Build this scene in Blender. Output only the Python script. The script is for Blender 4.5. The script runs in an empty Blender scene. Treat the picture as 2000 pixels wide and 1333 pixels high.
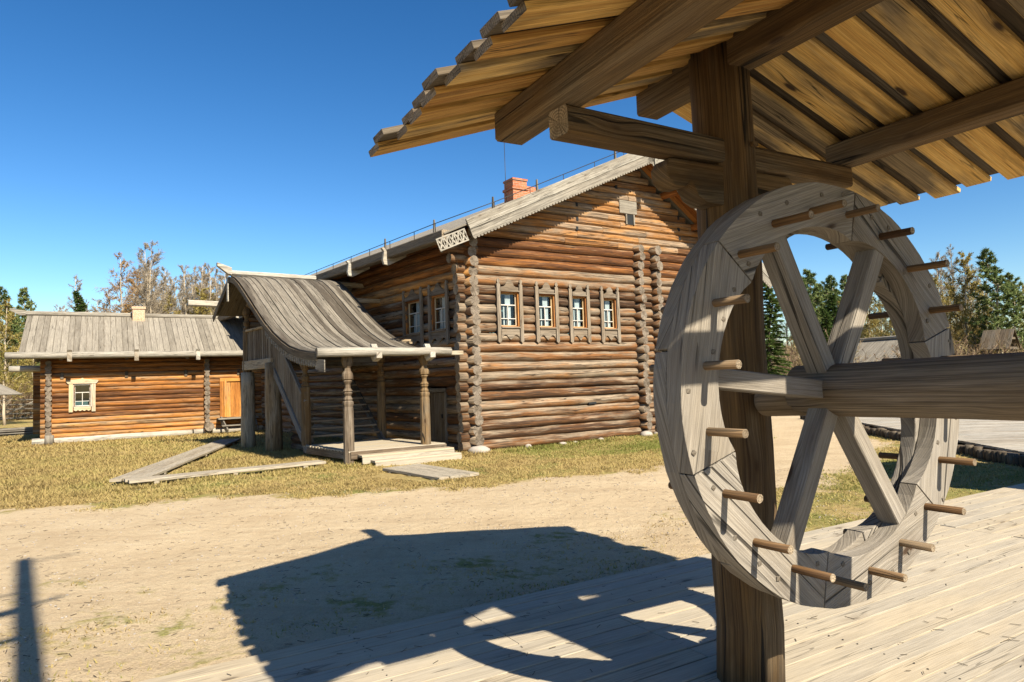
import bpy, math, random
import numpy as np
from mathutils import Vector, Matrix
R = math.radians
random.seed(7)
rng = np.random.default_rng(11)
SC = bpy.context.scene
COL = SC.collection

# ------------------------------------------------------------------ camera, sky, sun, exposure
PITCH, ROLL, EYE = R(3.25), R(2.0), 1.95
SUN_AZ, SUN_EL = R(144.0), R(40.0)          # azimuth clockwise from +Y of the place the sun stands in
cr, sr = math.cos(ROLL), math.sin(ROLL)
r0 = Vector((1, 0, 0)); u0 = Vector((0, -math.sin(PITCH), math.cos(PITCH))); f0 = Vector((0, math.cos(PITCH), math.sin(PITCH)))
rr = cr * r0 - sr * u0; uu = sr * r0 + cr * u0
cam_d = bpy.data.cameras.new('camera'); cam_d.sensor_width = 36.0; cam_d.lens = 1333 / 2000 * 36
cam_d.clip_start = 0.05; cam_d.clip_end = 3000
cam = bpy.data.objects.new('camera', cam_d); COL.objects.link(cam)
M3 = Matrix((rr, uu, -f0)).transposed()
cam.matrix_world = Matrix.Translation((0, 0, EYE)) @ M3.to_4x4()
SC.camera = cam
W_ = bpy.data.worlds.new('World'); SC.world = W_; W_.use_nodes = True
wn = W_.node_tree.nodes; wl = W_.node_tree.links
sky = wn.new('ShaderNodeTexSky'); sky.sky_type = 'NISHITA'; sky.sun_disc = False
sky.sun_elevation = SUN_EL; sky.sun_rotation = SUN_AZ
sky.air_density = 1.0; sky.dust_density = 0.35; sky.ozone_density = 2.0; sky.altitude = 100
gm = wn.new('ShaderNodeGamma'); gm.inputs[1].default_value = 1.27          # a clear polarised northern sky: deeper overhead, pale at the horizon
hs = wn.new('ShaderNodeHueSaturation'); hs.inputs['Saturation'].default_value = 1.22; hs.inputs['Value'].default_value = 1.0
wl.new(sky.outputs[0], gm.inputs[0]); wl.new(gm.outputs[0], hs.inputs['Color']); wl.new(hs.outputs[0], wn['Background'].inputs[0])
wn['Background'].inputs[1].default_value = 0.040
sun_d = bpy.data.lights.new('sun', 'SUN'); sun_d.energy = 5.0; sun_d.angle = R(0.53); sun_d.color = (1.0, 0.90, 0.72)
sun = bpy.data.objects.new('sun', sun_d); COL.objects.link(sun)
sd = Vector((math.sin(SUN_AZ) * math.cos(SUN_EL), math.cos(SUN_AZ) * math.cos(SUN_EL), math.sin(SUN_EL)))
sun.rotation_euler = sd.to_track_quat('Z', 'Y').to_euler()
SC.view_settings.view_transform = 'Standard'; SC.view_settings.look = 'None'
SC.view_settings.exposure = 1.35; SC.view_settings.gamma = 1.0
SC.render.engine = 'CYCLES'
SC.cycles.max_bounces = 7; SC.cycles.diffuse_bounces = 4; SC.cycles.transparent_max_bounces = 12

# ------------------------------------------------------------------ mesh building
def V(*a): return Vector(a)
def az(d): return V(math.sin(R(d)), math.cos(R(d)), 0)
Z = V(0, 0, 1)

class MB:
    """collects shapes and links them as ONE mesh; faces carry uv in metres (u along the grain) and a tone"""
    def __init__(s): s.v = []; s.f = []; s.uv = []; s.mi = []; s.tone = []; s.sm = []
    def face(s, idx, uv, mi=0, tone=.5, sm=False):
        s.f.append(idx); s.uv.append(uv); s.mi.append(mi); s.tone.append(tone); s.sm.append(sm)
    def rings(s, rings, ucs, vcs, mi=0, emi=None, tone=None, sm=False, caps=True):
        """rings: list of closed loops (equal length); ucs: u per ring; vcs: v per point (+1 closing)"""
        if tone is None: tone = random.random()
        if emi is None: emi = mi
        n = len(rings[0]); b = len(s.v); uo, vo = random.random() * 40, random.random() * 40
        for r in rings: s.v.extend(r)
        for i in range(len(rings) - 1):
            for j in range(n):
                k = (j + 1) % n
                a0 = b + i * n + j; a1 = b + i * n + k; a2 = b + (i + 1) * n + k; a3 = b + (i + 1) * n + j
                s.face((a0, a1, a2, a3), ((uo + ucs[i], vo + vcs[j]), (uo + ucs[i], vo + vcs[j + 1]), (uo + ucs[i + 1], vo + vcs[j + 1]), (uo + ucs[i + 1], vo + vcs[j])), mi, tone, sm)
        if caps:
            for (r, off, rev) in ((rings[0], 0, True), (rings[-1], (len(rings) - 1) * n, False)):
                c = sum((Vector(p) for p in r), Vector()) / n
                ax = (Vector(r[0]) - c); L = ax.length or 1; ax = ax / L
                nr = (Vector(r[1]) - c).cross(ax); ay = nr.cross(ax).normalized()
                ids = [b + off + j for j in range(n)]; uvs = [((Vector(r[j]) - c).dot(ax), (Vector(r[j]) - c).dot(ay)) for j in range(n)]
                if rev: ids = ids[::-1]; uvs = uvs[::-1]
                s.face(tuple(ids), tuple(uvs), emi, tone, False)
    def beam(s, p0, p1, w, h, up=Z, ch=.012, mi=0, emi=None, seg=.5, jit=0., tone=None, taper=1.):
        p0 = Vector(p0); p1 = Vector(p1); d = p1 - p0; L = d.length; d = d / L
        side = d.cross(up).normalized(); u = side.cross(d)
        ch = min(ch, w * .3, h * .3)
        x, y = w / 2, h / 2
        prof = [(-x + ch, -y), (x - ch, -y), (x, -y + ch), (x, y - ch), (x - ch, y), (-x + ch, y), (-x, y - ch), (-x, -y + ch)]
        vc = [0]
        for i in range(8):
            a, c = prof[i], prof[(i + 1) % 8]; vc.append(vc[-1] + math.hypot(a[0] - c[0], a[1] - c[1]))
        ns = max(1, int(L / seg)) if jit else 1
        rs, uc = [], []
        for i in range(ns + 1):
            t = i / ns; k = 1 + (taper - 1) * t
            jx, jy = (random.uniform(-jit, jit), random.uniform(-jit, jit)) if jit else (0, 0)
            rs.append([p0 + d * L * t + side * (a * k + jx) + u * (c * k + jy) for a, c in prof]); uc.append(L * t)
        s.rings(rs, uc, vc, mi, emi, tone)
    def log(s, p0, p1, ra, rb=None, n=12, seg=.7, jit=.006, mi=0, emi=None, tone=None, wob=None, endr=0, flat=0):
        rb = ra if rb is None else rb; wob = jit if wob is None else wob
        p0 = Vector(p0); p1 = Vector(p1); d = p1 - p0; L = d.length; d = d / L
        side = d.cross(Z if abs(d.z) < .9 else V(1, 0, 0)).normalized(); u = side.cross(d)
        ns = max(1, int(L / seg)); ph = random.random() * .5
        lump = [1 + random.uniform(-1, 1) * jit / ra * .8 for _ in range(n)]
        ts = [i / ns for i in range(ns + 1)]; ks = [1.] * len(ts)
        if endr:
            ts = [0, endr * .35 / L, endr / L] + [t for t in ts if t > endr * 1.3 / L]; ks = [.62, .9] + [1.] * (len(ts) - 2)
        rs, uc = [], []
        for t, kk in zip(ts, ks):
            r = (ra + (rb - ra) * t) * kk
            ox, oy = random.uniform(-wob, wob), random.uniform(-wob, wob)
            ring = []
            for j in range(n):
                a = ph + 2 * math.pi * j / n; q = r * (lump[j] + random.uniform(-1, 1) * jit / ra * .25)
                if flat: q *= 1 - flat * (math.cos(2 * a) ** 2) * .5
                ring.append(p0 + d * L * t + side * (math.cos(a) * q + ox) + u * (math.sin(a) * q + oy))
            rs.append(ring); uc.append(L * t)
        s.rings(rs, uc, [2 * math.pi * ra * j / n for j in range(n + 1)], mi, emi, tone, True)
    def tube(s, pts, rad, n=5, mi=0, tone=None):
        pts = [Vector(p) for p in pts]; rs, uc = [], []; u = 0
        rad = rad if isinstance(rad, (list, tuple)) else [rad] * len(pts)
        for i, p in enumerate(pts):
            d = (pts[min(i + 1, len(pts) - 1)] - pts[max(i - 1, 0)]).normalized()
            sd_ = d.cross(Z if abs(d.z) < .9 else V(1, 0, 0)).normalized(); u_ = sd_.cross(d)
            if i: u += (p - pts[i - 1]).length
            rs.append([p + (sd_ * math.cos(2 * math.pi * j / n) + u_ * math.sin(2 * math.pi * j / n)) * rad[i] for j in range(n)]); uc.append(u)
        s.rings(rs, uc, [2 * math.pi * max(rad) * j / n for j in range(n + 1)], mi, None, tone, True)
    def prism(s, out, o, ex, ey, th, mi=0, tone=None, ga=0., emi=None):
        """outline 'out' (2d) in the plane o,ex,ey, thickened by th along ex x ey; ga turns the grain"""
        if tone is None: tone = random.random()
        o = Vector(o); ex = Vector(ex).normalized(); ey = Vector(ey).normalized(); ez = ex.cross(ey)
        ar = sum(out[i][0] * out[(i + 1) % len(out)][1] - out[(i + 1) % len(out)][0] * out[i][1] for i in range(len(out)))
        if ar < 0: out = out[::-1]
        b = len(s.v); n = len(out); uo, vo = random.random() * 40, random.random() * 40
        c, sn = math.cos(ga), math.sin(ga)
        g = [(uo + x * c + y * sn, vo - x * sn + y * c) for x, y in out]
        for k in (0, 1): s.v.extend([o + ex * x + ey * y + ez * (th * k) for x, y in out])
        s.face(tuple(b + n + j for j in range(n)), tuple(g), mi, tone)
        s.face(tuple(b + j for j in range(n))[::-1], tuple(g)[::-1], mi, tone)
        for j in range(n):
            k = (j + 1) % n
            s.face((b + j, b + k, b + n + k, b + n + j), (g[j], g[k], (g[k][0] + .01, g[k][1] + th), (g[j][0] + .01, g[j][1] + th)), mi if emi is None else emi, tone)
    def build(s, name, mats, parent=None, bevel=0):
        me = bpy.data.meshes.new(name)
        me.from_pydata([tuple(p) for p in s.v], [], s.f)
        uvl = me.uv_layers.new(name='UVMap')
        uvl.data.foreach_set('uv', np.array([c for f in s.uv for p in f for c in p], dtype=np.float32))
        me.polygons.foreach_set('material_index', np.array(s.mi, dtype=np.int32))
        me.polygons.foreach_set('use_smooth', np.array(s.sm, dtype=bool))
        at = me.attributes.new('tone', 'FLOAT', 'FACE'); at.data.foreach_set('value', np.array(s.tone, dtype=np.float32))
        for m in (mats if isinstance(mats, (list, tuple)) else [mats]): me.materials.append(m)
        me.update()
        o = bpy.data.objects.new(name, me); COL.objects.link(o)
        if parent: o.parent = parent; o.matrix_parent_inverse = parent.matrix_world.inverted()
        if bevel:
            md = o.modifiers.new('bevel', 'BEVEL'); md.width = bevel; md.segments = 2; md.limit_method = 'ANGLE'
        return o

def tag(o, label=None, cat=None, group=None, kind=None):
    if label: o['label'] = label
    if cat: o['category'] = cat
    if group: o['group'] = group
    if kind: o['kind'] = kind
    return o
def thing(name, loc, label, cat, group=None):
    o = bpy.data.objects.new(name, None); COL.objects.link(o); o.location = loc; o.empty_display_size = .2
    o.matrix_world = Matrix.Translation(loc)
    return tag(o, label, cat, group)

# ------------------------------------------------------------------ materials
def new_mat(name):
    m = bpy.data.materials.new(name); m.use_nodes = True
    return m, m.node_tree.nodes, m.node_tree.links, m.node_tree.nodes['Principled BSDF']
class NT:
    def __init__(s, n, l): s.n = n; s.l = l
    def put(s, sock, val):
        if isinstance(val, bpy.types.NodeSocket): s.l.new(val, sock)
        else: sock.default_value = val
    def math(s, op, a, b=0., c=None, clamp=False):
        x = s.n.new('ShaderNodeMath'); x.operation = op; x.use_clamp = clamp
        s.put(x.inputs[0], a); s.put(x.inputs[1], b)
        if c is not None: s.put(x.inputs[2], c)
        return x.outputs[0]
    def vec(s, x, y, z=0.):
        c = s.n.new('ShaderNodeCombineXYZ')
        for i, q in enumerate((x, y, z)): s.put(c.inputs[i], q)
        return c.outputs[0]
    def noise(s, v, scale=1., detail=3., rough=.55, dist=0.):
        x = s.n.new('ShaderNodeTexNoise'); s.put(x.inputs['Vector'], v)
        x.inputs['Scale'].default_value = scale; x.inputs['Detail'].default_value = detail; x.inputs['Roughness'].default_value = rough; x.inputs['Distortion'].default_value = dist
        return x.outputs['Fac']
    def ramp(s, f, stops, interp='LINEAR'):
        x = s.n.new('ShaderNodeValToRGB'); s.put(x.inputs[0], f); r = x.color_ramp; r.interpolation = interp
        while len(r.elements) < len(stops): r.elements.new(.5)
        for e, (p, c) in zip(r.elements, stops): e.position = p; e.color = (*c, 1) if len(c) == 3 else c
        return x.outputs[0]
    def rng(s, f, a, b, c=0., d=1.):
        x = s.n.new('ShaderNodeMapRange'); s.put(x.inputs[0], f)
        for i, q in zip((1, 2, 3, 4), (a, b, c, d)): s.put(x.inputs[i], q)
        x.interpolation_type = 'SMOOTHSTEP'
        return x.outputs[0]
    def mix(s, f, a, b, mode='MIX'):
        x = s.n.new('ShaderNodeMix'); x.data_type = 'RGBA'; x.blend_type = mode
        s.put(x.inputs[0], f)
        for i, q in ((6, a), (7, b)):
            if isinstance(q, tuple): q = (*q, 1) if len(q) == 3 else q
            s.put(x.inputs[i], q)
        return x.outputs[2]
    def attr(s, name):
        x = s.n.new('ShaderNodeAttribute'); x.attribute_name = name; return x

def wood(name, dark, mid, light, grey=(.2, .17, .135), gbias=0., gup=.35, gtone=.5, bl=1.6, crack=.8, cscale=1., knots=.7, tonevar=.5, rough=.8, bump=.5, vs=1., spec=.25, gr=(.55, 1.5), macro=0., stain=.45, finek=.42):
    m, n, l, P = new_mat(name); t = NT(n, l)
    uvn = n.new('ShaderNodeUVMap'); uvn.uv_map = 'UVMap'
    sx = n.new('ShaderNodeSeparateXYZ'); l.new(uvn.outputs[0], sx.inputs[0])
    u, v = sx.outputs[0], sx.outputs[1]
    tone = t.attr('tone').outputs['Fac']
    tz = t.math('MULTIPLY', tone, 37.)
    # knots bend the grain round them
    vk = n.new('ShaderNodeTexVoronoi'); vk.inputs['Scale'].default_value = 1.; vk.inputs['Randomness'].default_value = 1.
    l.new(t.vec(t.math('MULTIPLY', u, 1.7), t.math('MULTIPLY', v, 5.), tz), vk.inputs['Vector'])
    kd = vk.outputs['Distance']
    kon = t.math('GREATER_THAN', t.noise(vk.outputs['Position'], 3., 0.), .47)
    kcore = t.math('MULTIPLY', t.rng(kd, .07, .14, 1., 0.), kon)
    kring = t.math('MULTIPLY', t.rng(kd, .1, .42, 1., 0.), kon)
    vv = t.math('ADD', v, t.math('MULTIPLY', kring, .02))
    broad = t.noise(t.vec(t.math('MULTIPLY', u, .45), t.math('MULTIPLY', vv, 9. * vs), tz), 1., 3.)
    streak = t.noise(t.vec(t.math('MULTIPLY', u, 1.3), t.math('MULTIPLY', vv, 42. * vs), tz), 1., 4., .6)
    fine = t.noise(t.vec(t.math('MULTIPLY', u, 5.), t.math('MULTIPLY', vv, 190. * vs), tz), 1., 3., .6)
    blot = t.noise(t.vec(t.math('MULTIPLY', u, .8), t.math('MULTIPLY', v, 3.2), tz), 1., 4., .6)
    f = t.math('ADD', t.math('MULTIPLY', broad, .55), t.math('MULTIPLY', streak, .75))
    f = t.math('ADD', f, t.math('MULTIPLY', t.math('SUBTRACT', tone, .5), tonevar))
    f = t.math('SUBTRACT', f, .15)
    col = t.ramp(f, [(.2, dark), (.5, mid), (.82, light)])
    geo = n.new('ShaderNodeNewGeometry'); sn = n.new('ShaderNodeSeparateXYZ'); l.new(geo.outputs['Normal'], sn.inputs[0])
    g = t.math('MULTIPLY', t.math('SUBTRACT', blot, .5), bl * 2)
    g = t.math('ADD', g, t.math('MULTIPLY', sn.outputs[2], gup))
    g = t.math('ADD', g, t.math('MULTIPLY', t.math('SUBTRACT', tone, .5), gtone * 2))
    g = t.math('ADD', g, .5 + gbias, clamp=True)
    gcol = t.mix(t.rng(streak, .3, .7), tuple(c * gr[0] for c in grey), tuple(c * gr[1] for c in grey))
    col = t.mix(g, col, gcol)
    col = t.mix(t.math('MULTIPLY', t.rng(fine, .35, .65, 1., 0.), finek), col, (0.02, .013, .008), 'MIX')
    if macro:      # broad weathered bands along the log: bleached, rusty and near-black
        mb_ = t.noise(t.vec(t.math('MULTIPLY', u, .8), t.math('MULTIPLY', vv, 15.), t.math('ADD', tz, 3.)), 1., 4., .6)
        col = t.mix(t.math('MULTIPLY', t.rng(mb_, .30, .47, 1., 0.), macro), col, (.02, .012, .007))
        col = t.mix(t.math('MULTIPLY', t.rng(mb_, .56, .70), macro * .55), col, tuple(min(1, c * 1.75) for c in grey))
    st = t.noise(t.vec(t.math('MULTIPLY', u, 1.1), t.math('MULTIPLY', v, 7.), t.math('ADD', tz, 13.)), 1., 5., .65)
    col = t.mix(t.math('MULTIPLY', t.rng(st, .54, .72), stain), col, t.mix(.5, col, (.02, .012, .006)))
    cn = t.noise(t.vec(t.math('MULTIPLY', u, .55 * cscale), t.math('MULTIPLY', vv, 17. * cscale), t.math('ADD', tz, 5.)), 1., 2., .5)
    cm = t.noise(t.vec(t.math('MULTIPLY', u, .7), t.math('MULTIPLY', v, 6.), t.math('ADD', tz, 9.)), 1., 1.)
    ck = t.math('MULTIPLY', t.rng(t.math('ABSOLUTE', t.math('SUBTRACT', cn, .5)), .004, .016, 1., 0.), t.rng(cm, .45, .6))
    ck = t.math('MULTIPLY', ck, crack)
    col = t.mix(ck, col, (.012, .009, .006))
    col = t.mix(t.math('MULTIPLY', kcore, knots), col, (.03, .016, .008))
    col = t.mix(t.math('MULTIPLY', kring, knots * .35), col, (.05, .026, .012))
    l.new(col, P.inputs['Base Color']); P.inputs['Roughness'].default_value = rough
    P.inputs['Specular IOR Level'].default_value = spec
    h = t.math('ADD', t.math('MULTIPLY', fine, .35), t.math('MULTIPLY', streak, .8))
    h = t.math('SUBTRACT', h, t.math('MULTIPLY', ck, 1.6))
    b = n.new('ShaderNodeBump'); b.inputs['Strength'].default_value = bump; b.inputs['Distance'].default_value = .006
    l.new(h, b.inputs['Height']); l.new(b.outputs[0], P.inputs['Normal'])
    return m

def endgrain(name, col=(.23, .19, .15), dk=(.06, .045, .03)):
    m, n, l, P = new_mat(name); t = NT(n, l)
    uvn = n.new('ShaderNodeUVMap'); uvn.uv_map = 'UVMap'
    ln = n.new('ShaderNodeVectorMath'); ln.operation = 'LENGTH'; l.new(uvn.outputs[0], ln.inputs[0])
    sx = n.new('ShaderNodeSeparateXYZ'); l.new(uvn.outputs[0], sx.inputs[0])
    tone = t.attr('tone').outputs['Fac']; tz = t.math('MULTIPLY', tone, 30.)
    ang = t.math('ARCTAN2', sx.outputs[1], sx.outputs[0])
    ns = t.noise(t.vec(sx.outputs[0], sx.outputs[1], tz), 14., 3.)
    ring = t.math('SINE', t.math('ADD', t.math('MULTIPLY', ln.outputs['Value'], 420.), t.math('MULTIPLY', ns, 9.)))
    c = t.mix(t.rng(ring, -1., 1.), tuple(q * .72 for q in col), tuple(q * 1.15 for q in col))
    rad = t.noise(t.vec(t.math('MULTIPLY', t.math('COSINE', ang), 3.2), t.math('MULTIPLY', t.math('SINE', ang), 3.2), tz), 1.6, 2.)
    ck = t.rng(t.math('ABSOLUTE', t.math('SUBTRACT', rad, .5)), .008, .03, 1., 0.)
    c = t.mix(t.math('MULTIPLY', ck, .85), c, (.012, .009, .007))
    c = t.mix(t.rng(t.noise(t.vec(sx.outputs[0], sx.outputs[1], tz), 5., 3.), .42, .7, 0., .75), c, dk)
    c = t.mix(t.math('MULTIPLY', tone, .35), c, dk)
    l.new(c, P.inputs['Base Color']); P.inputs['Roughness'].default_value = .9; P.inputs['Specular IOR Level'].default_value = .15
    b = n.new('ShaderNodeBump'); b.inputs['Strength'].default_value = .6; b.inputs['Distance'].default_value = .01
    l.new(t.math('SUBTRACT', t.math('MULTIPLY', ring, .15), ck), b.inputs['Height']); l.new(b.outputs[0], P.inputs['Normal'])
    return m

def plain(name, c, rough=.7, metal=0., spec=.3):
    m, n, l, P = new_mat(name); P.inputs['Base Color'].default_value = (*c, 1); P.inputs['Roughness'].default_value = rough; P.inputs['Metallic'].default_value = metal
    P.inputs['Specular IOR Level'].default_value = spec
    t = NT(n, l); tc = n.new('ShaderNodeTexCoord')
    ns = t.noise(tc.outputs['Object'], 9., 4.)
    l.new(t.mix(ns, tuple(q * .7 for q in c), tuple(min(1, q * 1.25) for q in c)), P.inputs['Base Color'])
    return m

M_log = wood('old_log_wood', (.035, .016, .007), (.20, .086, .027), (.38, .185, .062), grey=(.205, .158, .11), gbias=.0, gup=.55, gtone=.75, bl=2.2, crack=1., cscale=.7, knots=.6, tonevar=.6, bump=1., macro=.8)
M_barn = wood('amber_log_wood', (.085, .03, .008), (.37, .142, .026), (.54, .26, .066), grey=(.24, .16, .09), gbias=-.36, gup=.35, gtone=.6, bl=2., crack=.95, knots=.5, tonevar=.6, bump=.8, macro=.6)
M_gable = wood('amber_hewn_wood', (.08, .032, .01), (.33, .148, .04), (.48, .26, .09), grey=(.23, .165, .11), gbias=-.15, gup=.3, gtone=.7, bl=2.2, crack=.9, knots=.5, tonevar=.6, bump=.9, macro=.7)
M_end = endgrain('weathered_log_end')
M_endl = endgrain('pale_log_end', (.34, .27, .19), (.12, .09, .06))
M_grey = wood('silver_board_wood', (.085, .072, .056), (.175, .15, .118), (.27, .24, .195), grey=(.20, .182, .152), gbias=.1, gup=.1, gtone=.3, bl=1., crack=.8, knots=.5, tonevar=.7, bump=.6)
M_greyl = wood('light_grey_board', (.15, .13, .10), (.26, .235, .195), (.36, .33, .28), grey=(.27, .25, .212), gbias=.1, gup=.1, gtone=.3, crack=.8, knots=.5, bump=.6)
M_pale = wood('bleached_wood', (.22, .18, .13), (.40, .35, .28), (.52, .47, .39), grey=(.33, .31, .27), gbias=.0, gup=.1, gtone=.3, crack=.7, knots=.5, bump=.5)
M_deck = wood('bleached_deck_wood', (.355, .295, .208), (.41, .345, .248), (.445, .38, .278), grey=(.335, .297, .237), gbias=-.05, gup=.0, gtone=.5, bl=1.1, crack=.45, cscale=.8, knots=.55, tonevar=.55, bump=.3, vs=1.3, spec=.2, gr=(.9, 1.08), stain=.2, finek=.22)
M_post = wood('honey_brown_post_wood', (.04, .021, .008), (.15, .089, .035), (.26, .168, .073), grey=(.145, .113, .075), gbias=-.15, gup=.2, gtone=.3, bl=2., crack=1., cscale=.4, knots=.9, tonevar=.25, bump=1., vs=2.2, stain=.8)
M_wheel = wood('silver_wheel_wood', (.11, .089, .067), (.225, .194, .154), (.31, .272, .222), grey=(.26, .235, .203), gbias=-.05, gup=.1, gtone=.4, bl=1.8, crack=.85, cscale=.5, knots=.95, tonevar=.3, bump=.9, vs=2.6, gr=(.72, 1.25), stain=.65)
M_shaft = wood('dark_shaft_wood', (.05, .032, .018), (.165, .118, .07), (.31, .235, .15), grey=(.165, .133, .098), gbias=0., gup=.25, bl=2., crack=1., cscale=.4, knots=.5, tonevar=.2, bump=1., vs=2.4, stain=.6)
M_peg = wood('brown_peg_wood', (.05, .024, .009), (.15, .078, .028), (.24, .14, .06), grey=(.15, .11, .07), gbias=-.35, crack=.6, knots=.3, bump=.5, vs=2.)
M_new = wood('fresh_pine_board', (.40, .19, .045), (.70, .43, .13), (.80, .56, .23), grey=(.20, .15, .09), gbias=-.42, gup=.0, gtone=1., bl=2.8, crack=.8, knots=1., tonevar=.5, bump=.4, vs=1.8, stain=.85)
M_proof = wood('porch_roof_board', (.06, .05, .038), (.155, .134, .103), (.26, .23, .185), grey=(.165, .147, .12), gbias=.05, gup=.1, gtone=.6, bl=1., crack=.9, cscale=.6, knots=.35, tonevar=1.1, bump=.6)
M_dkboard = wood('dark_brown_board', (.03, .022, .014), (.105, .076, .045), (.18, .135, .08), grey=(.11, .092, .07), gbias=0., gup=0., gtone=.5, crack=.8, knots=.8, bump=.5, vs=1.5)  # dark brown wood, used for boards, twigs and trim
M_roof = wood('grey_roof_board', (.13, .114, .09), (.215, .19, .152), (.29, .26, .212), grey=(.235, .211, .173), gbias=.1, gup=.1, gtone=.35, bl=.8, crack=.6, cscale=.6, knots=.3, tonevar=.6, bump=.5, gr=(.78, 1.25), finek=.3)
M_orange = wood('sheltered_orange_board', (.17, .055, .012), (.38, .14, .03), (.5, .22, .06), grey=(.2, .1, .045), gbias=-.5, gup=0., crack=.5, knots=.4, bump=.4)
M_pgrey = wood('greyed_porch_wood', (.075, .052, .033), (.17, .125, .082), (.27, .21, .145), grey=(.2, .168, .13), gbias=0., gup=.25, gtone=.4, crack=.8, knots=.5, bump=.6)
M_post2 = wood('brown_porch_wood', (.11, .07, .036), (.32, .22, .115), (.44, .33, .20), grey=(.34, .295, .225), gbias=0., gup=.1, gtone=.4, crack=.9, knots=.6, bump=.7, stain=.5)
M_bgrey = wood('blue_grey_stringer_wood', (.05, .046, .044), (.11, .103, .098), (.19, .178, .168), grey=(.16, .155, .15), gbias=.2, gup=.3, crack=.7, knots=.3, bump=.5)
M_barnwin = wood('pale_new_window_wood', (.33, .22, .11), (.50, .36, .19), (.58, .45, .27), grey=(.38, .32, .25), gbias=-.4, crack=.3, knots=.4, bump=.3)
M_bdoor = wood('bright_orange_door_wood', (.26, .09, .014), (.47, .20, .04), (.56, .30, .09), grey=(.3, .2, .11), gbias=-.45, gup=0., crack=.5, knots=.4, bump=.4)
M_pathw = wood('grey_path_plank', (.26, .215, .155), (.36, .305, .225), (.43, .375, .285), grey=(.34, .30, .235), gbias=.0, crack=.6, knots=.4, bump=.5, gr=(.8, 1.2))
M_white = plain('white_paint', (.44, .42, .38), .6)
M_curtain = plain('white_curtain', (.38, .40, .41), .9)
M_iron = plain('dark_iron', (.04, .038, .036), .5, .6)
M_dark = plain('opening_shade', (.012, .014, .016), .9)  # near-black colour holds the shade of unlit rooms and holes
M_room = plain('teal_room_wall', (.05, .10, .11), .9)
M_gap_shade = plain('gap_shade', (.05, .04, .028), .95)  # dark brown: shade in the deck gaps put into the colour
M_stone = plain('field_stone', (.30, .27, .235), .9)
M_red = plain('red_brown_sash', (.22, .075, .03), .6)

def glass():
    m, n, l, P = new_mat('window_glass'); n.remove(P)
    out = n['Material Output']; t = n.new('ShaderNodeBsdfTransparent'); g = n.new('ShaderNodeBsdfGlossy'); g.inputs['Roughness'].default_value = .03
    t.inputs[0].default_value = (.8, .86, .86, 1)
    fr = n.new('ShaderNodeLayerWeight'); fr.inputs[0].default_value = .5
    k = NT(n, l); mx = n.new('ShaderNodeMixShader'); l.new(k.math('ADD', k.math('MULTIPLY', k.math('POWER', fr.outputs['Facing'], 3.), .6), .05), mx.inputs[0]); l.new(t.outputs[0], mx.inputs[1]); l.new(g.outputs[0], mx.inputs[2])
    tc = n.new('ShaderNodeTexCoord'); b = n.new('ShaderNodeBump'); b.inputs['Strength'].default_value = .05; l.new(k.noise(tc.outputs['Object'], 3., 1.), b.inputs['Height']); l.new(b.outputs[0], g.inputs['Normal'])
    l.new(mx.outputs[0], out.inputs[0])
    return m
M_glass = glass()

def brick():
    m, n, l, P = new_mat('red_brick'); t = NT(n, l)
    uvn = n.new('ShaderNodeUVMap'); uvn.uv_map = 'UVMap'
    br = n.new('ShaderNodeTexBrick'); l.new(uvn.outputs[0], br.inputs['Vector'])
    br.inputs['Scale'].default_value = 1.; br.inputs['Brick Width'].default_value = .25; br.inputs['Row Height'].default_value = .078; br.inputs['Mortar Size'].default_value = .008
    br.inputs['Color1'].default_value = (.34, .085, .03, 1); br.inputs['Color2'].default_value = (.45, .15, .06, 1); br.inputs['Mortar'].default_value = (.32, .26, .2, 1)
    ns = t.noise(uvn.outputs[0], 18., 4.)
    l.new(t.mix(t.rng(ns, .35, .7, 0., .5), br.outputs[0], (.16, .07, .035)), P.inputs['Base Color']); P.inputs['Roughness'].default_value = .9
    b = n.new('ShaderNodeBump'); b.inputs['Strength'].default_value = .8; b.inputs['Distance'].default_value = .012; l.new(t.math('SUBTRACT', ns, t.math('MULTIPLY', br.outputs['Fac'], 2.)), b.inputs['Height']); l.new(b.outputs[0], P.inputs['Normal'])
    return m
M_brick = brick()

def foliage(name, a, b, c, trans=.25):
    m, n, l, P = new_mat(name); t = NT(n, l)
    tone = t.attr('tone').outputs['Fac']
    oi = n.new('ShaderNodeObjectInfo')
    f = t.math('ADD', t.math('MULTIPLY', tone, .75), t.math('MULTIPLY', oi.outputs['Random'], .25))
    l.new(t.ramp(f, [(.05, a), (.5, b), (.95, c)]), P.inputs['Base Color']); P.inputs['Roughness'].default_value = .75; P.inputs['Specular IOR Level'].default_value = .2
    tr = n.new('ShaderNodeBsdfTranslucent'); l.new(t.ramp(f, [(.05, a), (.5, b), (.95, c)]), tr.inputs[0])
    mx = n.new('ShaderNodeMixShader'); mx.inputs[0].default_value = trans; l.new(P.outputs[0], mx.inputs[1]); l.new(tr.outputs[0], mx.inputs[2]); l.new(mx.outputs[0], n['Material Output'].inputs[0])
    return m
M_grass = foliage('dry_grass_blade', (.25, .175, .075), (.42, .325, .13), (.16, .185, .04), .4)
M_spruce = foliage('spruce_needle', (.02, .045, .014), (.06, .10, .022), (.13, .165, .04), .25)
M_pine = foliage('pine_needle', (.05, .085, .03), (.115, .155, .05), (.21, .225, .08), .3)
M_twig = foliage('bare_twig', (.16, .125, .09), (.25, .205, .15), (.33, .29, .22), .15)
M_rtwig = foliage('budding_orange_twig', (.17, .095, .045), (.27, .155, .065), (.33, .22, .09), .2)
M_bud = foliage('budding_yellow_twig', (.14, .10, .035), (.25, .19, .055), (.30, .26, .08), .2)
M_bark = plain('pale_birch_bark', (.36, .30, .22), .85)
M_dbark = plain('grey_brown_bark', (.13, .10, .07), .9)
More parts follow.
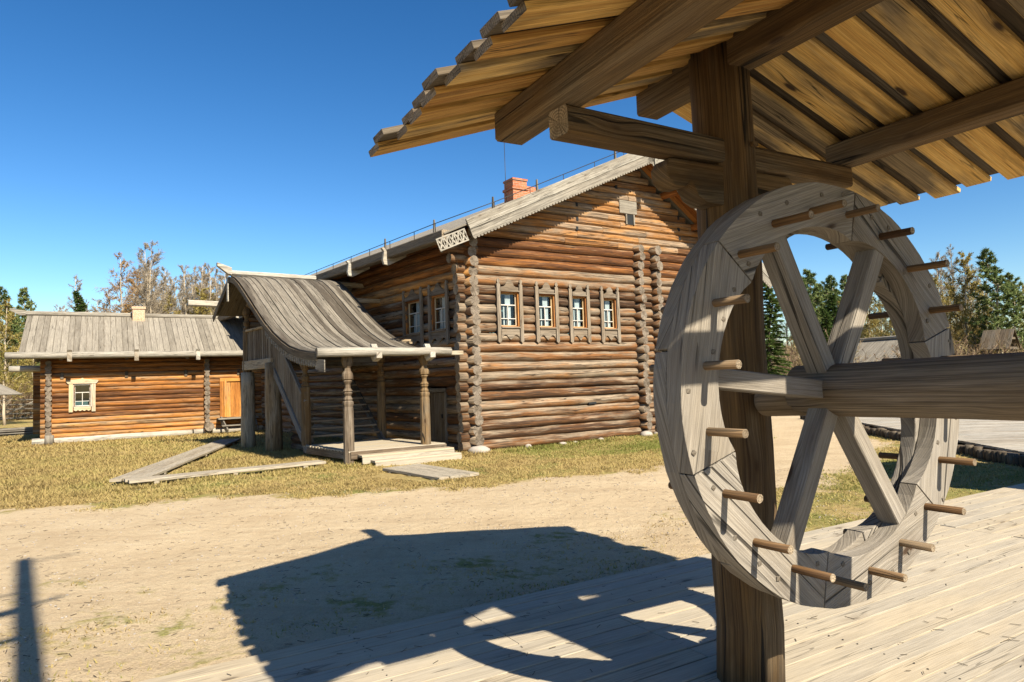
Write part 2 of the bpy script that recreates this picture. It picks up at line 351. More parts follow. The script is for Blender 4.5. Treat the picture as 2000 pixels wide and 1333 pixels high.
M_brush = foliage('brown_undergrowth', (.11, .07, .045), (.19, .13, .085), (.20, .17, .07), .15)

def ground_mat():
    m, n, l, P = new_mat('sand_and_turf'); t = NT(n, l)
    geo = n.new('ShaderNodeNewGeometry'); p = geo.outputs['Position']
    ga = t.attr('turf').outputs['Fac']
    n1 = t.noise(p, .9, 6., .6); n2 = t.noise(p, 7., 5., .65); n3 = t.noise(p, 55., 4., .7); n4 = t.noise(p, .25, 3.)
    sand = t.ramp(t.math('ADD', t.math('MULTIPLY', n1, .6), t.math('MULTIPLY', n2, .4)), [(.3, (.36, .275, .175)), (.5, (.44, .348, .228)), (.72, (.49, .398, .272))])
    sand = t.mix(t.rng(n3, .3, .55, .45, 0.), sand, (.22, .155, .09))
    vo = n.new('ShaderNodeTexVoronoi'); vo.inputs['Scale'].default_value = 16.; l.new(p, vo.inputs['Vector'])
    peb = t.math('MULTIPLY', t.rng(vo.outputs['Distance'], .06, .12, 1., 0.), t.math('GREATER_THAN', t.noise(vo.outputs['Position'], 7., 0.), .62))
    sand = t.mix(t.math('MULTIPLY', peb, .6), sand, (.12, .085, .055))
    dry = t.ramp(n2, [(.25, (.20, .14, .055)), (.5, (.33, .245, .10)), (.75, (.42, .33, .155))])
    grn = t.ramp(n2, [(.25, (.07, .085, .018)), (.5, (.15, .17, .04)), (.75, (.27, .25, .085))])
    turf = t.mix(t.rng(t.math('ADD', t.math('MULTIPLY', n1, .5), t.math('MULTIPLY', t.noise(p, .45, 3.), .5)), .46, .62, 0., .8), dry, grn)
    turf = t.mix(t.rng(n3, .35, .6, .5, 0.), turf, (.09, .06, .025))
    k = t.math('ADD', ga, t.math('MULTIPLY', t.math('SUBTRACT', n1, .5), 1.5)); k = t.math('ADD', k, t.math('MULTIPLY', t.math('SUBTRACT', n2, .5), 1.1))
    dirt = t.noise(p, 2.6, 6., .7); sand = t.mix(t.rng(dirt, .54, .74, 0., .4), sand, (.27, .20, .125)); sand = t.mix(t.rng(t.noise(p, 140., 2., .6), .56, .7, 0., .5), sand, (.16, .115, .07))
    mp = n.new('ShaderNodeMapping'); mp.inputs['Rotation'].default_value = (0, 0, R(-14)); mp.inputs['Scale'].default_value = (.35, 2.6, 1); l.new(p, mp.inputs['Vector'])
    drag = t.noise(mp.outputs[0], 1.1, 5., .6)
    sand = t.mix(t.rng(drag, .5, .68, 0., .38), sand, (.30, .222, .138)); sand = t.mix(t.rng(drag, .3, .42, .3, 0.), sand, (.52, .43, .30))
    c = t.mix(t.rng(k, .34, .66), sand, turf)
    l.new(c, P.inputs['Base Color']); P.inputs['Roughness'].default_value = .95; P.inputs['Specular IOR Level'].default_value = .1
    b = n.new('ShaderNodeBump'); b.inputs['Strength'].default_value = 1.; b.inputs['Distance'].default_value = .04
    h = t.math('ADD', t.math('MULTIPLY', n2, .8), t.math('MULTIPLY', n3, .5)); h = t.math('ADD', h, t.math('MULTIPLY', n1, 1.2))
    l.new(h, b.inputs['Height']); l.new(b.outputs[0], P.inputs['Normal'])
    return m
M_ground = ground_mat()

# ------------------------------------------------------------------ ground
S_ = az(-28.7); Q_ = az(61.3); WELL = V(1.14, 4.78, 0)
DE = az(59.3); DN = az(-30.7); D0 = V(-2.51, 4.53, 0)             # deck edge: direction, outward (away from camera), point on it
def smooth(x, a, b):
    t = np.clip((x - a) / (b - a), 0, 1); return t * t * (3 - 2 * t)
UP = np.array([(-60, 14.5), (-20, 11.2), (-8.7, 11.6), (-7.7, 12.1), (-5.6, 12.4), (-2.9, 12.4), (-1, 12.7), (.9, 13.4), (3, 14.4), (5.2, 16.6), (7.6, 21), (9.5, 26), (14, 42), (20, 60)])
LO = np.array([(-60, 5), (-20, 7.3), (-5.6, 7.5), (-3, 7.3), (-1.8, 7.6), (1, 9.3), (2.1, 10.2), (4.6, 11.7), (7.5, 14.5), (9.4, 18), (10.3, 21), (11.2, 25), (16, 42), (24, 60)])
def turf_mask(x, y):
    up = np.interp(x, UP[:, 0], UP[:, 1]); lo = np.interp(x, LO[:, 0], LO[:, 1])
    above = smooth(y - up, -.45, .55); below = smooth(lo - y, -.5, .9)
    wob = .35 * np.sin(x * 1.9 + y * .7) + .25 * np.sin(x * 4.3 - y * 2.1) + .2 * np.sin(x * 9.1 + y * 5.)
    above = smooth(y - up + wob * .8, -.7, .7); below = smooth(lo - y + wob, -.7, 1.1)
    m = np.maximum(above * .88, below * (.37 + .45 * smooth(x, 2.4, 4.2)))
    # a trodden strip by the deck on the right stays sandy; greener bank by the house wall
    return m
def grid(x0, x1, y0, y1, step):
    xs = np.arange(x0, x1 + 1e-6, step); ys = np.arange(y0, y1 + 1e-6, step)
    X, Y = np.meshgrid(xs, ys); return X, Y
def lump(x, y):
    return .02 * np.sin(x * 1.3 + .7) * np.cos(y * 1.1) + .012 * np.sin(x * 3.1 + y * 2.3) + .01 * np.sin(x * 5.7 - y * 4.9)
def make_ground():
    xs = np.concatenate([np.linspace(-900, -40, 14)[:-1], np.arange(-40, 40, .4), np.linspace(40, 900, 14)])
    ys = np.concatenate([np.linspace(-300, -4, 8)[:-1], np.arange(-4, 46, .4), np.linspace(46, 1500, 16)])
    X, Y = np.meshgrid(xs, ys); nx, ny = len(xs), len(ys)
    dk = (X - D0.x) * DN.x + (Y - D0.y) * DN.y
    Zz = lump(X, Y) * smooth(dk, .0, .8) - .03 * (1 - smooth(dk, -.2, .1))
    Zz = np.where((np.abs(X) > 39) | (Y > 45), 0, Zz)
    v = np.stack([X.ravel(), Y.ravel(), Zz.ravel()], 1)
    i = np.arange(nx * ny).reshape(ny, nx)
    f = np.stack([i[:-1, :-1].ravel(), i[:-1, 1:].ravel(), i[1:, 1:].ravel(), i[1:, :-1].ravel()], 1)
    me = bpy.data.meshes.new('ground'); me.from_pydata(v.tolist(), [], f.tolist())
    a = me.attributes.new('turf', 'FLOAT', 'POINT'); a.data.foreach_set('value', turf_mask(v[:, 0], v[:, 1]).astype(np.float32))
    me.polygons.foreach_set('use_smooth', np.ones(len(f), bool)); me.materials.append(M_ground)
    o = bpy.data.objects.new('ground', me); COL.objects.link(o); o['kind'] = 'structure'
make_ground()

def make_grass():
    def cand(n, x0, x1, y0, y1): return np.stack([rng.uniform(x0, x1, n), rng.uniform(y0, y1, n)], 1)
    P = np.concatenate([cand(150000, -9, 6, 3.5, 14), cand(330000, -20, 9, 11, 22), cand(170000, -34, 0, 18, 36), cand(90000, 2, 20, 9, 32)])
    m = turf_mask(P[:, 0], P[:, 1])
    cl = np.sin(P[:, 0] * 2.1 + np.sin(P[:, 1] * 1.7) * 2) * np.cos(P[:, 1] * 2.4 + np.sin(P[:, 0] * 1.3) * 2) + .6 * np.sin(P[:, 0] * 5.3 + P[:, 1] * 3.9 + 1) * np.cos(P[:, 1] * 6.1 - P[:, 0] * 2.2)
    pr = np.clip((m - .34) * 1.3 + cl * .34, 0, 1)
    dk = (P[:, 0] - D0.x) * DN.x + (P[:, 1] - D0.y) * DN.y
    edge = smooth(dk, .02, .1) * (1 - smooth(dk, .15, .75)) * smooth(P[:, 0], -1.2, .3)*.55
    pr = np.maximum(pr, edge)
    hx = (P[:, 0] + 1.2) * .845 + (P[:, 1] - 18.88) * .535; hb = -(P[:, 0] + 1.2) * .535 * -1
    keep = (rng.random(len(P)) < pr) & (dk > .03)
    # nothing under the buildings, the paths or the panel
    fr = (P[:, 0] + 1.2) * -.535 + (P[:, 1] - 18.88) * .845          # depth behind the house front
    sdw = (P[:, 0] + 1.2) * .782 + (P[:, 1] - 18.88) * .622          # right of the house side wall
    keep &= ~((fr > .05) & (sdw > .05))
    bx = (P[:, 0] + 18.92) * .857 + (P[:, 1] - 27.82) * .515; by = -(P[:, 0] + 18.92) * .515 + (P[:, 1] - 27.82) * .857
    keep &= ~((bx > -.1) & (by > .1))
    def seg(ax, ay, bx_, by_, w):
        d = np.array([bx_ - ax, by_ - ay]); L = np.hypot(*d); d /= L
        t = (P[:, 0] - ax) * d[0] + (P[:, 1] - ay) * d[1]; q = np.abs(-(P[:, 0] - ax) * d[1] + (P[:, 1] - ay) * d[0])
        return (t > -.1) & (t < L + .1) & (q < w)
    keep &= ~seg(-8.2, 14.6, -5, 17.2, .5); keep &= ~seg(-8.3, 14.7, -10.5, 25, .5); keep &= ~seg(-2.6, 15.2, -1.2, 14.0, .8)
    P = P[keep]; n = len(P)
    dist = np.hypot(P[:, 0], P[:, 1])
    h = rng.uniform(.014, .048, n) * np.where(fr[keep] > -.9, 1.9, 1.) * np.where(P[:, 1] > 11, 1.25, .75); w = .0035 + dist * .00055
    a = rng.uniform(0, 2 * np.pi, n); lean = rng.uniform(.3, 2.2, n)
    base = np.stack([P[:, 0], P[:, 1], lump(P[:, 0], P[:, 1]) - .005], 1)
    sdv = np.stack([np.cos(a), np.sin(a), np.zeros(n)], 1) * w[:, None]
    tip = base + np.stack([-np.sin(a) * lean * h, np.cos(a) * lean * h, h], 1)
    v = np.stack([base - sdv, base + sdv, tip], 1).reshape(-1, 3)
    me = bpy.data.meshes.new('grass'); me.vertices.add(len(v)); me.vertices.foreach_set('co', v.astype(np.float32).ravel())
    me.loops.add(3 * n); me.loops.foreach_set('vertex_index', np.arange(3 * n, dtype=np.int32))
    me.polygons.add(n); me.polygons.foreach_set('loop_start', np.arange(0, 3 * n, 3, dtype=np.int32)); me.polygons.foreach_set('loop_total', np.full(n, 3, np.int32))
    g = np.sin(P[:, 0] * .8 + 1.1) * np.cos(P[:, 1] * .9 + .4) + .8 * np.sin(P[:, 0] * 1.9 - P[:, 1] * 1.3)
    near = np.where((fr[keep] > -3.4) & (sdw[keep] > .3), .42, 0) + np.where(P[:, 0] > 3.5, .25, 0)     # the bank under the house front is greener
    patch = np.sin(P[:, 0] * .55 + P[:, 1] * .35) + np.sin(P[:, 1] * 1.05 - P[:, 0] * .3 + 2) + .7 * np.sin(P[:, 0] * 2.7 + 1.3 * np.sin(P[:, 1] * 2.2))
    tn = np.clip(rng.uniform(.05, .62, n) + g * .12 + patch * .085 + near + np.where(dk[keep] < .8, .25, 0), 0, 1)
    at = me.attributes.new('tone', 'FLOAT', 'FACE'); at.data.foreach_set('value', tn.astype(np.float32))
    me.materials.append(M_grass); me.update(); me.validate()
    o = bpy.data.objects.new('grass', me); COL.objects.link(o); tag(o, 'short dry yellow and green grass on the ground', 'grass', kind='stuff')
make_grass()
def make_grit():
    mb = MB()
    for i in range(5200):
        y = 3.8 + 10 * random.random() ** 1.3; x = random.uniform(-8, 5.5)
        if (x - D0.x) * DN.x + (y - D0.y) * DN.y < .05: continue
        p = V(x, y, lump(np.float64(x), np.float64(y)) + .003); a = random.uniform(0, 6.28); d = V(math.cos(a), math.sin(a), 0); r = random.random()
        if r < .5: L = random.uniform(.008, .022); mb.beam(p - d * L * .5, p + d * L * .5, L * .8, L * .6, ch=L * .2, mi=1)
        else: L = random.uniform(.02, .07); mb.beam(p - d * L * .5, p + d * L * .5 + Z * random.uniform(0, .012), .004, .004, ch=.001, mi=0)
    tag(mb.build('yard_litter', [M_dkboard, M_stone]), 'scattered grit, twigs and small pebbles on the sand', 'litter', kind='stuff')
make_grit()

# ------------------------------------------------------------------ the deck the camera stands on
def make_deck():
    mb = MB(); BACK = -DN; top = .085; joints = [-30, 2.05, 5.1, 26]
    y = 0.; k = 0
    while y < 12:
        w = random.uniform(.165, .205)
        for (x0, x1) in ((-7.5, 3.25 if (k // 5) % 2 else 2.35), (3.25 if (k // 5) % 2 else 2.35, 8.2), (8.2, 16.5)):
            x0 += .004; x1 -= .004
            dz = random.uniform(-.004, .004)
            a = D0 + DE * x0 + BACK * (y + w / 2) + Z * (top - .025 + dz); b = D0 + DE * x1 + BACK * (y + w / 2 + random.uniform(-.003, .003)) + Z * (top - .025 + random.uniform(-.004, .004))
            mb.beam(a, b, w - random.uniform(.009, .019), .05, ch=.0015)
        for jx in range(9):
            for e_ in (.25, .75):
                q = D0 + DE * (-7 + jx * 2.8 + random.uniform(-.02, .02)) + BACK * (y + w * e_) + Z * (top - .002); mb.log(q, q + Z * .005, .006, n=6, jit=.0005, mi=1)
        y += w; k += 1
    o = mb.build('boardwalk', [M_deck, M_iron]); o['kind'] = 'structure'
    gap_sheet = MB(); e0 = D0 + DE * -7.5 - DN * .03; gap_sheet.prism([(0, 0), (24, 0), (24, -11.9), (0, -11.9)], e0 + Z * .028, DE, DN, .004); q = gap_sheet.build('boardwalk_gap_shade', [M_gap_shade], o); q['kind'] = 'structure'  # sheet added under the boards so the gaps read dark
    # joists seen through the gaps and at the edge
    jb = MB()
    for i in range(9): jb.beam(D0 + DE * (-7 + i * 2.8) + BACK * .05 + Z * .02, D0 + DE * (-7 + i * 2.8) + BACK * 12 + Z * .02, .12, .075, ch=.005)
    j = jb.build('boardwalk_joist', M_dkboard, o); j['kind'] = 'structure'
    # dry needles and twigs lying about
    nb = MB()
    for i in range(420):
        x, yy = random.uniform(-1.5, 9), random.uniform(.1, 5); p = D0 + DE * x + BACK * yy + Z * (top + .006)
        a = random.uniform(0, 6.28); L = random.uniform(.012, .04); d = V(math.cos(a), math.sin(a), 0)
        nb.beam(p - d * L, p + d * L, .004, .003, ch=.001)
    d_ = nb.build('pine_litter', M_dkboard); tag(d_, 'scattered dry needles and twigs on the deck boards', 'litter', kind='stuff')
make_deck()

# ------------------------------------------------------------------ well shelter and wheel
def wp(s, q, z): return WELL + S_ * s + Q_ * q + Z * z
HUB = (-1.15, 0.025, 1.83)
def make_well():
    t = thing('well_shelter', wp(-.55, 0, .085), 'open gabled plank shelter over the spoked well wheel in the foreground', 'shelter')
    # posts
    for (s, q) in ((-.55, -.02), (-2.8, 0.)):
        mb = MB(); mb.log(wp(s, q, .06), wp(s, q, 4.0), .205, .19, n=14, seg=.35, jit=.007, emi=1, flat=.10)
        for (z_, a_) in ((1.75, 0.), (3.35, .06), (2.9, -.05)):
            mb.beam(wp(s - .19, q + a_, z_), wp(s - .215, q + a_, z_), .045, .03, ch=.004, tone=.1)
        mb.build('post', [M_post, M_end], t)
    def beam(name, p, q, w, h, mat=M_post, **k):
        mb = MB(); mb.beam(p, q, w, h, jit=.004, emi=1, ch=.014, **k); return mb.build(name, [mat, M_endl], t)
    beam('ridge_beam', wp(.16, -.01, 3.93), wp(-2.9, 0, 3.93), .2, .19)
    beam('purlin', wp(-.2, -1.38, 3.425), wp(-2.9, -1.38, 3.425), .19, .175)
    beam('purlin', wp(-.42, 1.27, 3.515), wp(-2.9, 1.27, 3.515), .19, .165)
    beam('tie_beam', wp(-.76, -1.40, 3.265), wp(-.43, 1.33, 3.36), .15, .15)
    beam('tie_beam', wp(-2.75, -1.40, 3.265), wp(-2.75, 1.33, 3.36), .15, .15)
    # carved brackets under the tie beam
    for sg in (-1, 1):
        mb = MB()
        out = [(0, 0), (.50, 0), (.54, -.05), (.53, -.12), (.47, -.165), (.38, -.165), (.33, -.135), (.30, -.15), (.26, -.21), (.18, -.245), (0, -.25)]
        out = [(x * sg * .86 , y) for x, y in out]
        c = wp(-.525 + .1 * (sg > 0), .14 * sg, 3.215 + .035 * (sg > 0)); mb.prism(out, c, Q_, Z, -.15 if False else .15)
        mb.build('bracket', [M_post], t, bevel=.012)
    # two board layers on each slope
    NEAR, FAR, TH = -3.03, .2, .036
    zr, zl, zrt = 4.03, 3.29, 3.27
    for (side, qe, ze) in ((-1, -2.08, zl), (1, 2.22, zrt)):
        lo, hi = MB(), MB(); d = wp(0, qe, ze) - wp(0, 0, zr); L = d.length; d.normalize()
        nrm = d.cross(S_) * (1 if d.cross(S_).z > 0 else -1)
        s = FAR; i = 0; pitch = .262
        while s > NEAR:
            for (mb, off, lift, w) in ((lo, 0, 0, random.uniform(.16, .195)), (hi, -pitch / 2, TH + .002, random.uniform(.15, .18))):
                if s + off - w / 2 < NEAR - .1: continue
                ee = random.uniform(-.07, .03)
                base = wp(s + off - w / 2, 0, zr) + nrm * (TH / 2 + lift)
                p0 = base + d * .02; p1 = base + d * (L + ee)
                mb.beam(p0, p1, w, TH, up=nrm, ch=.004, emi=1, tone=random.random())
            s -= pitch; i += 1
        lo.build('roof_board_layer', [M_new, M_end], t); hi.build('roof_board_layer', [M_dkboard if side > 0 else M_dkboard, M_end], t)
    mb = MB(); mb.log(wp(.42, 0, 4.19), wp(-2.95, 0, 4.15), .10, .11, n=10, emi=1); mb.build('ridge_log', [M_grey, M_end], t)
    return t
make_well()

def make_wheel():
    cs, cq, cz = HUB
    t = thing('well_windlass', wp(cs, cq, cz), 'big grey wooden spoked windlass wheel with pegs on a log shaft', 'windlass')
    Ro, Ri = 1.135, .88
    def pt(s, r, a): return wp(s, cq + r * math.cos(a), cz + r * math.sin(a))
    # felloes: two layers of arc-cut planks, joints staggered
    for layer, (s0, th, off) in enumerate(((cs, .10, R(18)), (cs + .10, .096, R(-12)))):
        for k in range(6):
            a0 = off + k * math.pi / 3 + .004; a1 = off + (k + 1) * math.pi / 3 - .004; am = (a0 + a1) / 2
            out = []
            N = 14
            for i in range(N + 1):
                a = a0 + (a1 - a0) * i / N; r = Ro + random.uniform(-.004, .003) - (.006 if layer else 0); out.append((r * math.cos(a), r * math.sin(a)))
            for i in range(N, -1, -1):
                a = a0 + (a1 - a0) * i / N; x = (a - am) / (math.pi / 6)
                r = Ri - .012 + .028 * x * x * 0 + .03 * (1 - x * x) - (.022 * abs(x) ** 5); out.append((r * math.cos(a), r * math.sin(a)))
            mb = MB(); mb.prism(out, wp(s0, cq, cz), Q_, Z, -th if False else th, ga=am + math.pi / 2, tone=random.random())
            # the prism grows along Q x Z; put dowel heads on the near face
            if layer == 0:
                for j in range(5):
                    a = a0 + (a1 - a0) * (j + .5 + random.uniform(-.25, .25)) / 5; r = random.choice((.925, 1.06, 1.09)) + random.uniform(-.015, .02)
                    p = pt(cs - .10, r, a); mb.beam(p + S_ * .01, p - S_ * random.uniform(.001, .007), .024, .024, ch=.003, tone=.0, up=Q_ + Z * random.uniform(-1, 1))
            mb.build('felloe', [M_wheel], t, bevel=.007)
    # spokes
    for deg in (0, 61, 116, 174, 241, 303):
        a = R(deg); s = cs - .03
        mb = MB(); mb.beam(pt(s, .11, a), pt(s, Ri + .03, a), .098, .125, up=S_, ch=.006, jit=.002, tone=random.random() * .6 + .3); mb.build('spoke', [M_wheel], t)
    # pegs through the rim
    for k in range(20):
        a = R(9 + 18 * k); r = .985 + random.uniform(-.012, .012)
        mb = MB(); p0 = pt(cs - .10 - random.uniform(.175, .225), r, a); p1 = pt(cs + .10 + random.uniform(.15, .2), r + .01, a)
        mb.log(p0, p1, .021, .020, n=9, seg=.3, jit=.0015, emi=1); mb.build('peg', [M_peg, M_endl], t)
    mb = MB(); mb.log(wp(-.76, cq - .075, cz - .055), wp(-1.1, cq, cz - .04), .094, .10, n=18, seg=.2, jit=.004, emi=1, endr=.05)
    mb.log(wp(-1.0, cq, cz), wp(-2.9, cq, cz + .03), .138, .15, n=22, seg=.35, jit=.004, emi=1)
    mb.build('shaft', [M_shaft, M_end], t)
make_wheel()
mb = MB(); p = V(1.98, 2.82, .085); mb.log(p + Z * .022, p - S_ * .55 + Z * .03, .021, n=9, jit=.002, emi=1)
tag(mb.build('wooden_peg', [M_peg, M_endl]), 'loose brown wooden peg lying on the deck boards', 'peg')

# tall pole and assumed hut beside the deck: outside the frame, their shadows fall into it
def make_pole():
    b = V(1.22, -1.55, .085); h = 10.05
    t = thing('wooden_pole', b, 'tall wooden pole with short arms whose shadow falls on the sand at left', 'pole')
    mb = MB(); mb.log(b, b + Z * h, .11, .095, n=10, seg=1., emi=1); mb.build('pole_shaft', [M_grey, M_end], t)
    side = az(54)
    for (z, L, w) in ((9.9, .55, .03), (8.75, -.75, .04), (8.2, .3, .05), (8.15, -.7, .13), (7.4, -.5, .08)):
        mb = MB(); mb.beam(b + Z * z, b + Z * (z + .15 * (1 if L > 0 else -1)) + side * L, w, w); mb.build('pole_arm', [M_grey], t)
make_pole()
def make_hut():
    c = V(11.3, 7.6, 0); e = az(63); g = az(-27)
    t = thing('plank_hut', c, 'narrow gabled plank hut out of view, assumed from its shadow at right', 'hut')
    mb = MB(); w, dp, h = 1.2, 1.4, 4.0
    n = 16
    for (p, q, d) in ((-w, -dp, e), (-w, dp, e), (-w, -dp, g), (w, -dp, g)):
        L = 2 * w if d is e else 2 * dp; k = int(L / .19)
        for i in range(k):
            x = c + e * p + g * q + d * ((i + .5) * L / k); mb.beam(x + Z * .05, x + Z * h, .185, .035, up=d.cross(Z), ch=.004)
    mb.build('wall', [M_grey], t)
    mb = MB()
    for sg in (-1, 1):
        k = 18
        for i in range(k):
            y = -dp - .4 + (i + .5) * (2 * dp + .8) / k
            mb.beam(c + g * y + Z * 5.2, c + g * y + e * sg * 1.6 + Z * 3.95, .19, .035, up=e * sg * .5 + Z, ch=.004)
    mb.build('roof', [M_roof], t)
make_hut()

# ------------------------------------------------------------------ the big log house
HC = V(-1.20, 18.88, 0); HA = az(57.66); HB = az(-38.5); HN = az(147.66); HNB = az(-128.5)
def hp(a, b, z): return HC + HA * a + HB * b + Z * z
RA, RZ, LA, LZ, RRA, RRZ = 6.25, 9.05, -1.1, 5.72, 12.0, 5.15    # ridge (a, underside z), left eave, right eave
def roofz(a): return LZ + (RZ - LZ) * (a - LA) / (RA - LA) if a < RA else RZ + (RRZ - RZ) * (a - RA) / (RRA - RA)
house = thing('log_house', HC, 'big two-storey log house with steep plank roof and carved bargeboards', 'house')
HL, HW, RAD, STEP = 19.5, 11.0, .148, .272

def make_walls():
    # front wall: courses of logs running through the corner
    win = [(.74, 1.80), (2.08, 3.06), (3.32, 4.25), (4.55, 5.45), (7.9, 8.9)]
    fr, gb = MB(), MB()
    z = .16; i = 0
    while z < 8.7:
        if z < 6.05:
            spans = [(-.34, HW + .3)]
            if 3.32 < z < 4.6:   # courses broken by the windows
                sp = []
                for (s0, s1) in spans:
                    cur = s0
                    for (w0, w1) in win:
                        if s0 < w0 < s1: sp.append((cur, w0 + .10)); cur = w1 - .10
                    sp.append((cur, s1))
                spans = sp
            spans = [(s0 + (random.uniform(-.06, .05) if s0 == -.34 else 0), s1) for s0, s1 in spans]
            tone = min(1, max(0, random.random() * .8 + (.1 if z < 2 else 0) - (.25 if z > 5.2 else 0)))
            ra = RAD * random.uniform(.93, 1.09)
            for (s0, s1) in spans: fr.log(hp(s0, 0, z), hp(s1, 0, z + random.uniform(-.012, .012)), ra, ra * random.uniform(.90, 1.05), n=16, seg=.5, jit=.011, emi=1, tone=tone, mi=2 if z > 5.0 and random.random() < .7 else 0)
            z += STEP
        else:
            a0 = LA + (z + .05 - LZ + .12) / (RZ - LZ) * (RA - LA) + .1; a1 = RA + (RZ - z - .05) / (RZ - RRZ) * (RRA - RA) - .15
            rs = .115
            cur = max(a0, -.1); a1 = min(a1, HW + .1)
            while cur < a1 - .05:       # shorter hewn timbers butted end to end
                nx = min(a1, cur + random.uniform(1.6, 4.5))
                if a1 - nx < .6: nx = a1
                gb.beam(hp(cur + .004, 0, z), hp(nx - .004, 0, z), .21, rs * 2 - .012, jit=.006, ch=.05, seg=.4)
                cur = nx
            z += rs * 2 - .004
        i += 1
    fr.build('front_wall', [M_log, M_endl, M_barn], house); gb.build('gable_wall', [M_gable], house)
    # side wall, its logs run through the corner half a course lower
    sd_ = MB(); z = .02 + RAD * .35; k = 0
    wins = [(.78, 1.74), (2.19, 3.27)]
    while z < 6.2:
        tone = random.random()
        ra = RAD * random.uniform(.96, 1.06)
        sp = [(-.36 + random.uniform(-.05, .05), HL)]
        if 3.32 < z < 4.6:
            cur = sp[0][0]; sp = []
            for (w0, w1) in wins: sp.append((cur, w0 + .1)); cur = w1 - .1
            sp.append((cur, HL))
        elif .25 < z < 1.72: sp = [(sp[0][0], 1.0), (2.2, HL)]
        for (b0, b1) in sp: sd_.log(hp(0, b0, z), hp(0, b1, z), ra, ra * random.uniform(.95, 1.02), n=14, seg=.8, jit=.009, emi=1, tone=tone, mi=2 if z > 4.65 else 0)
        z += STEP
    sd_.build('side_wall', [M_log, M_end, M_barn], house)
    # ends of the two cross walls standing out of the front, and one out of the side
    for a in (6.22, 6.98):
        ce = MB(); z = .02 + RAD * .35
        while z < 6.25:
            ra = RAD * random.uniform(.88, 1.1); ce.log(hp(a, .25, z), hp(a, -.36 + random.uniform(-.07, .06), z), ra, ra * random.uniform(.9, 1.04), n=12, seg=.4, jit=.010, emi=1, tone=random.random()); z += STEP
        ce.build('cross_wall_end', [M_log, M_end], house)
    ce = MB(); z = .16
    while z < 5.4:
        ra = RAD * random.uniform(.9, 1.08); ce.log(hp(.2, 7.3, z), hp(-.34 + random.uniform(-.05, .05), 7.3, z), ra, ra, n=12, seg=.4, jit=.008, emi=1, tone=random.random()); z += STEP
    ce.build('cross_wall_end', [M_log, M_end], house)
    # projecting support logs under the left eave
    for bb in (-.02, 7.3):
        sb = MB()
        for k_, (L) in enumerate((.75, .55, .35)): sb.log(hp(.3, bb, 5.62 - k_ * STEP), hp(-L, bb, 5.62 - k_ * STEP), RAD, n=12, seg=.4, emi=1, tone=.3)
        sb.build('eave_bracket', [M_log, M_end], house)
    # plain back and far walls
    bk = MB(); z = .16
    while z < 5.2:
        bk.log(hp(HW, -.3, z), hp(HW, HL, z), RAD, n=8, seg=3., emi=1); bk.log(hp(0, HL, z), hp(HW, HL, z), RAD, n=8, seg=3., emi=1); z += STEP
    bk.build('back_wall', [M_log, M_end], house)
make_walls()

def scallop(L, h, teeth, r):
    out = [(0, h), (0, 0)]
    w = L / teeth
    for i in range(teeth):
        for k in range(5):
            a = math.pi + math.pi * k / 4
            out.append((w * (i + .5) + w * .46 * math.cos(a), r * math.sin(a)))
    out += [(L, 0), (L, h)]
    return out

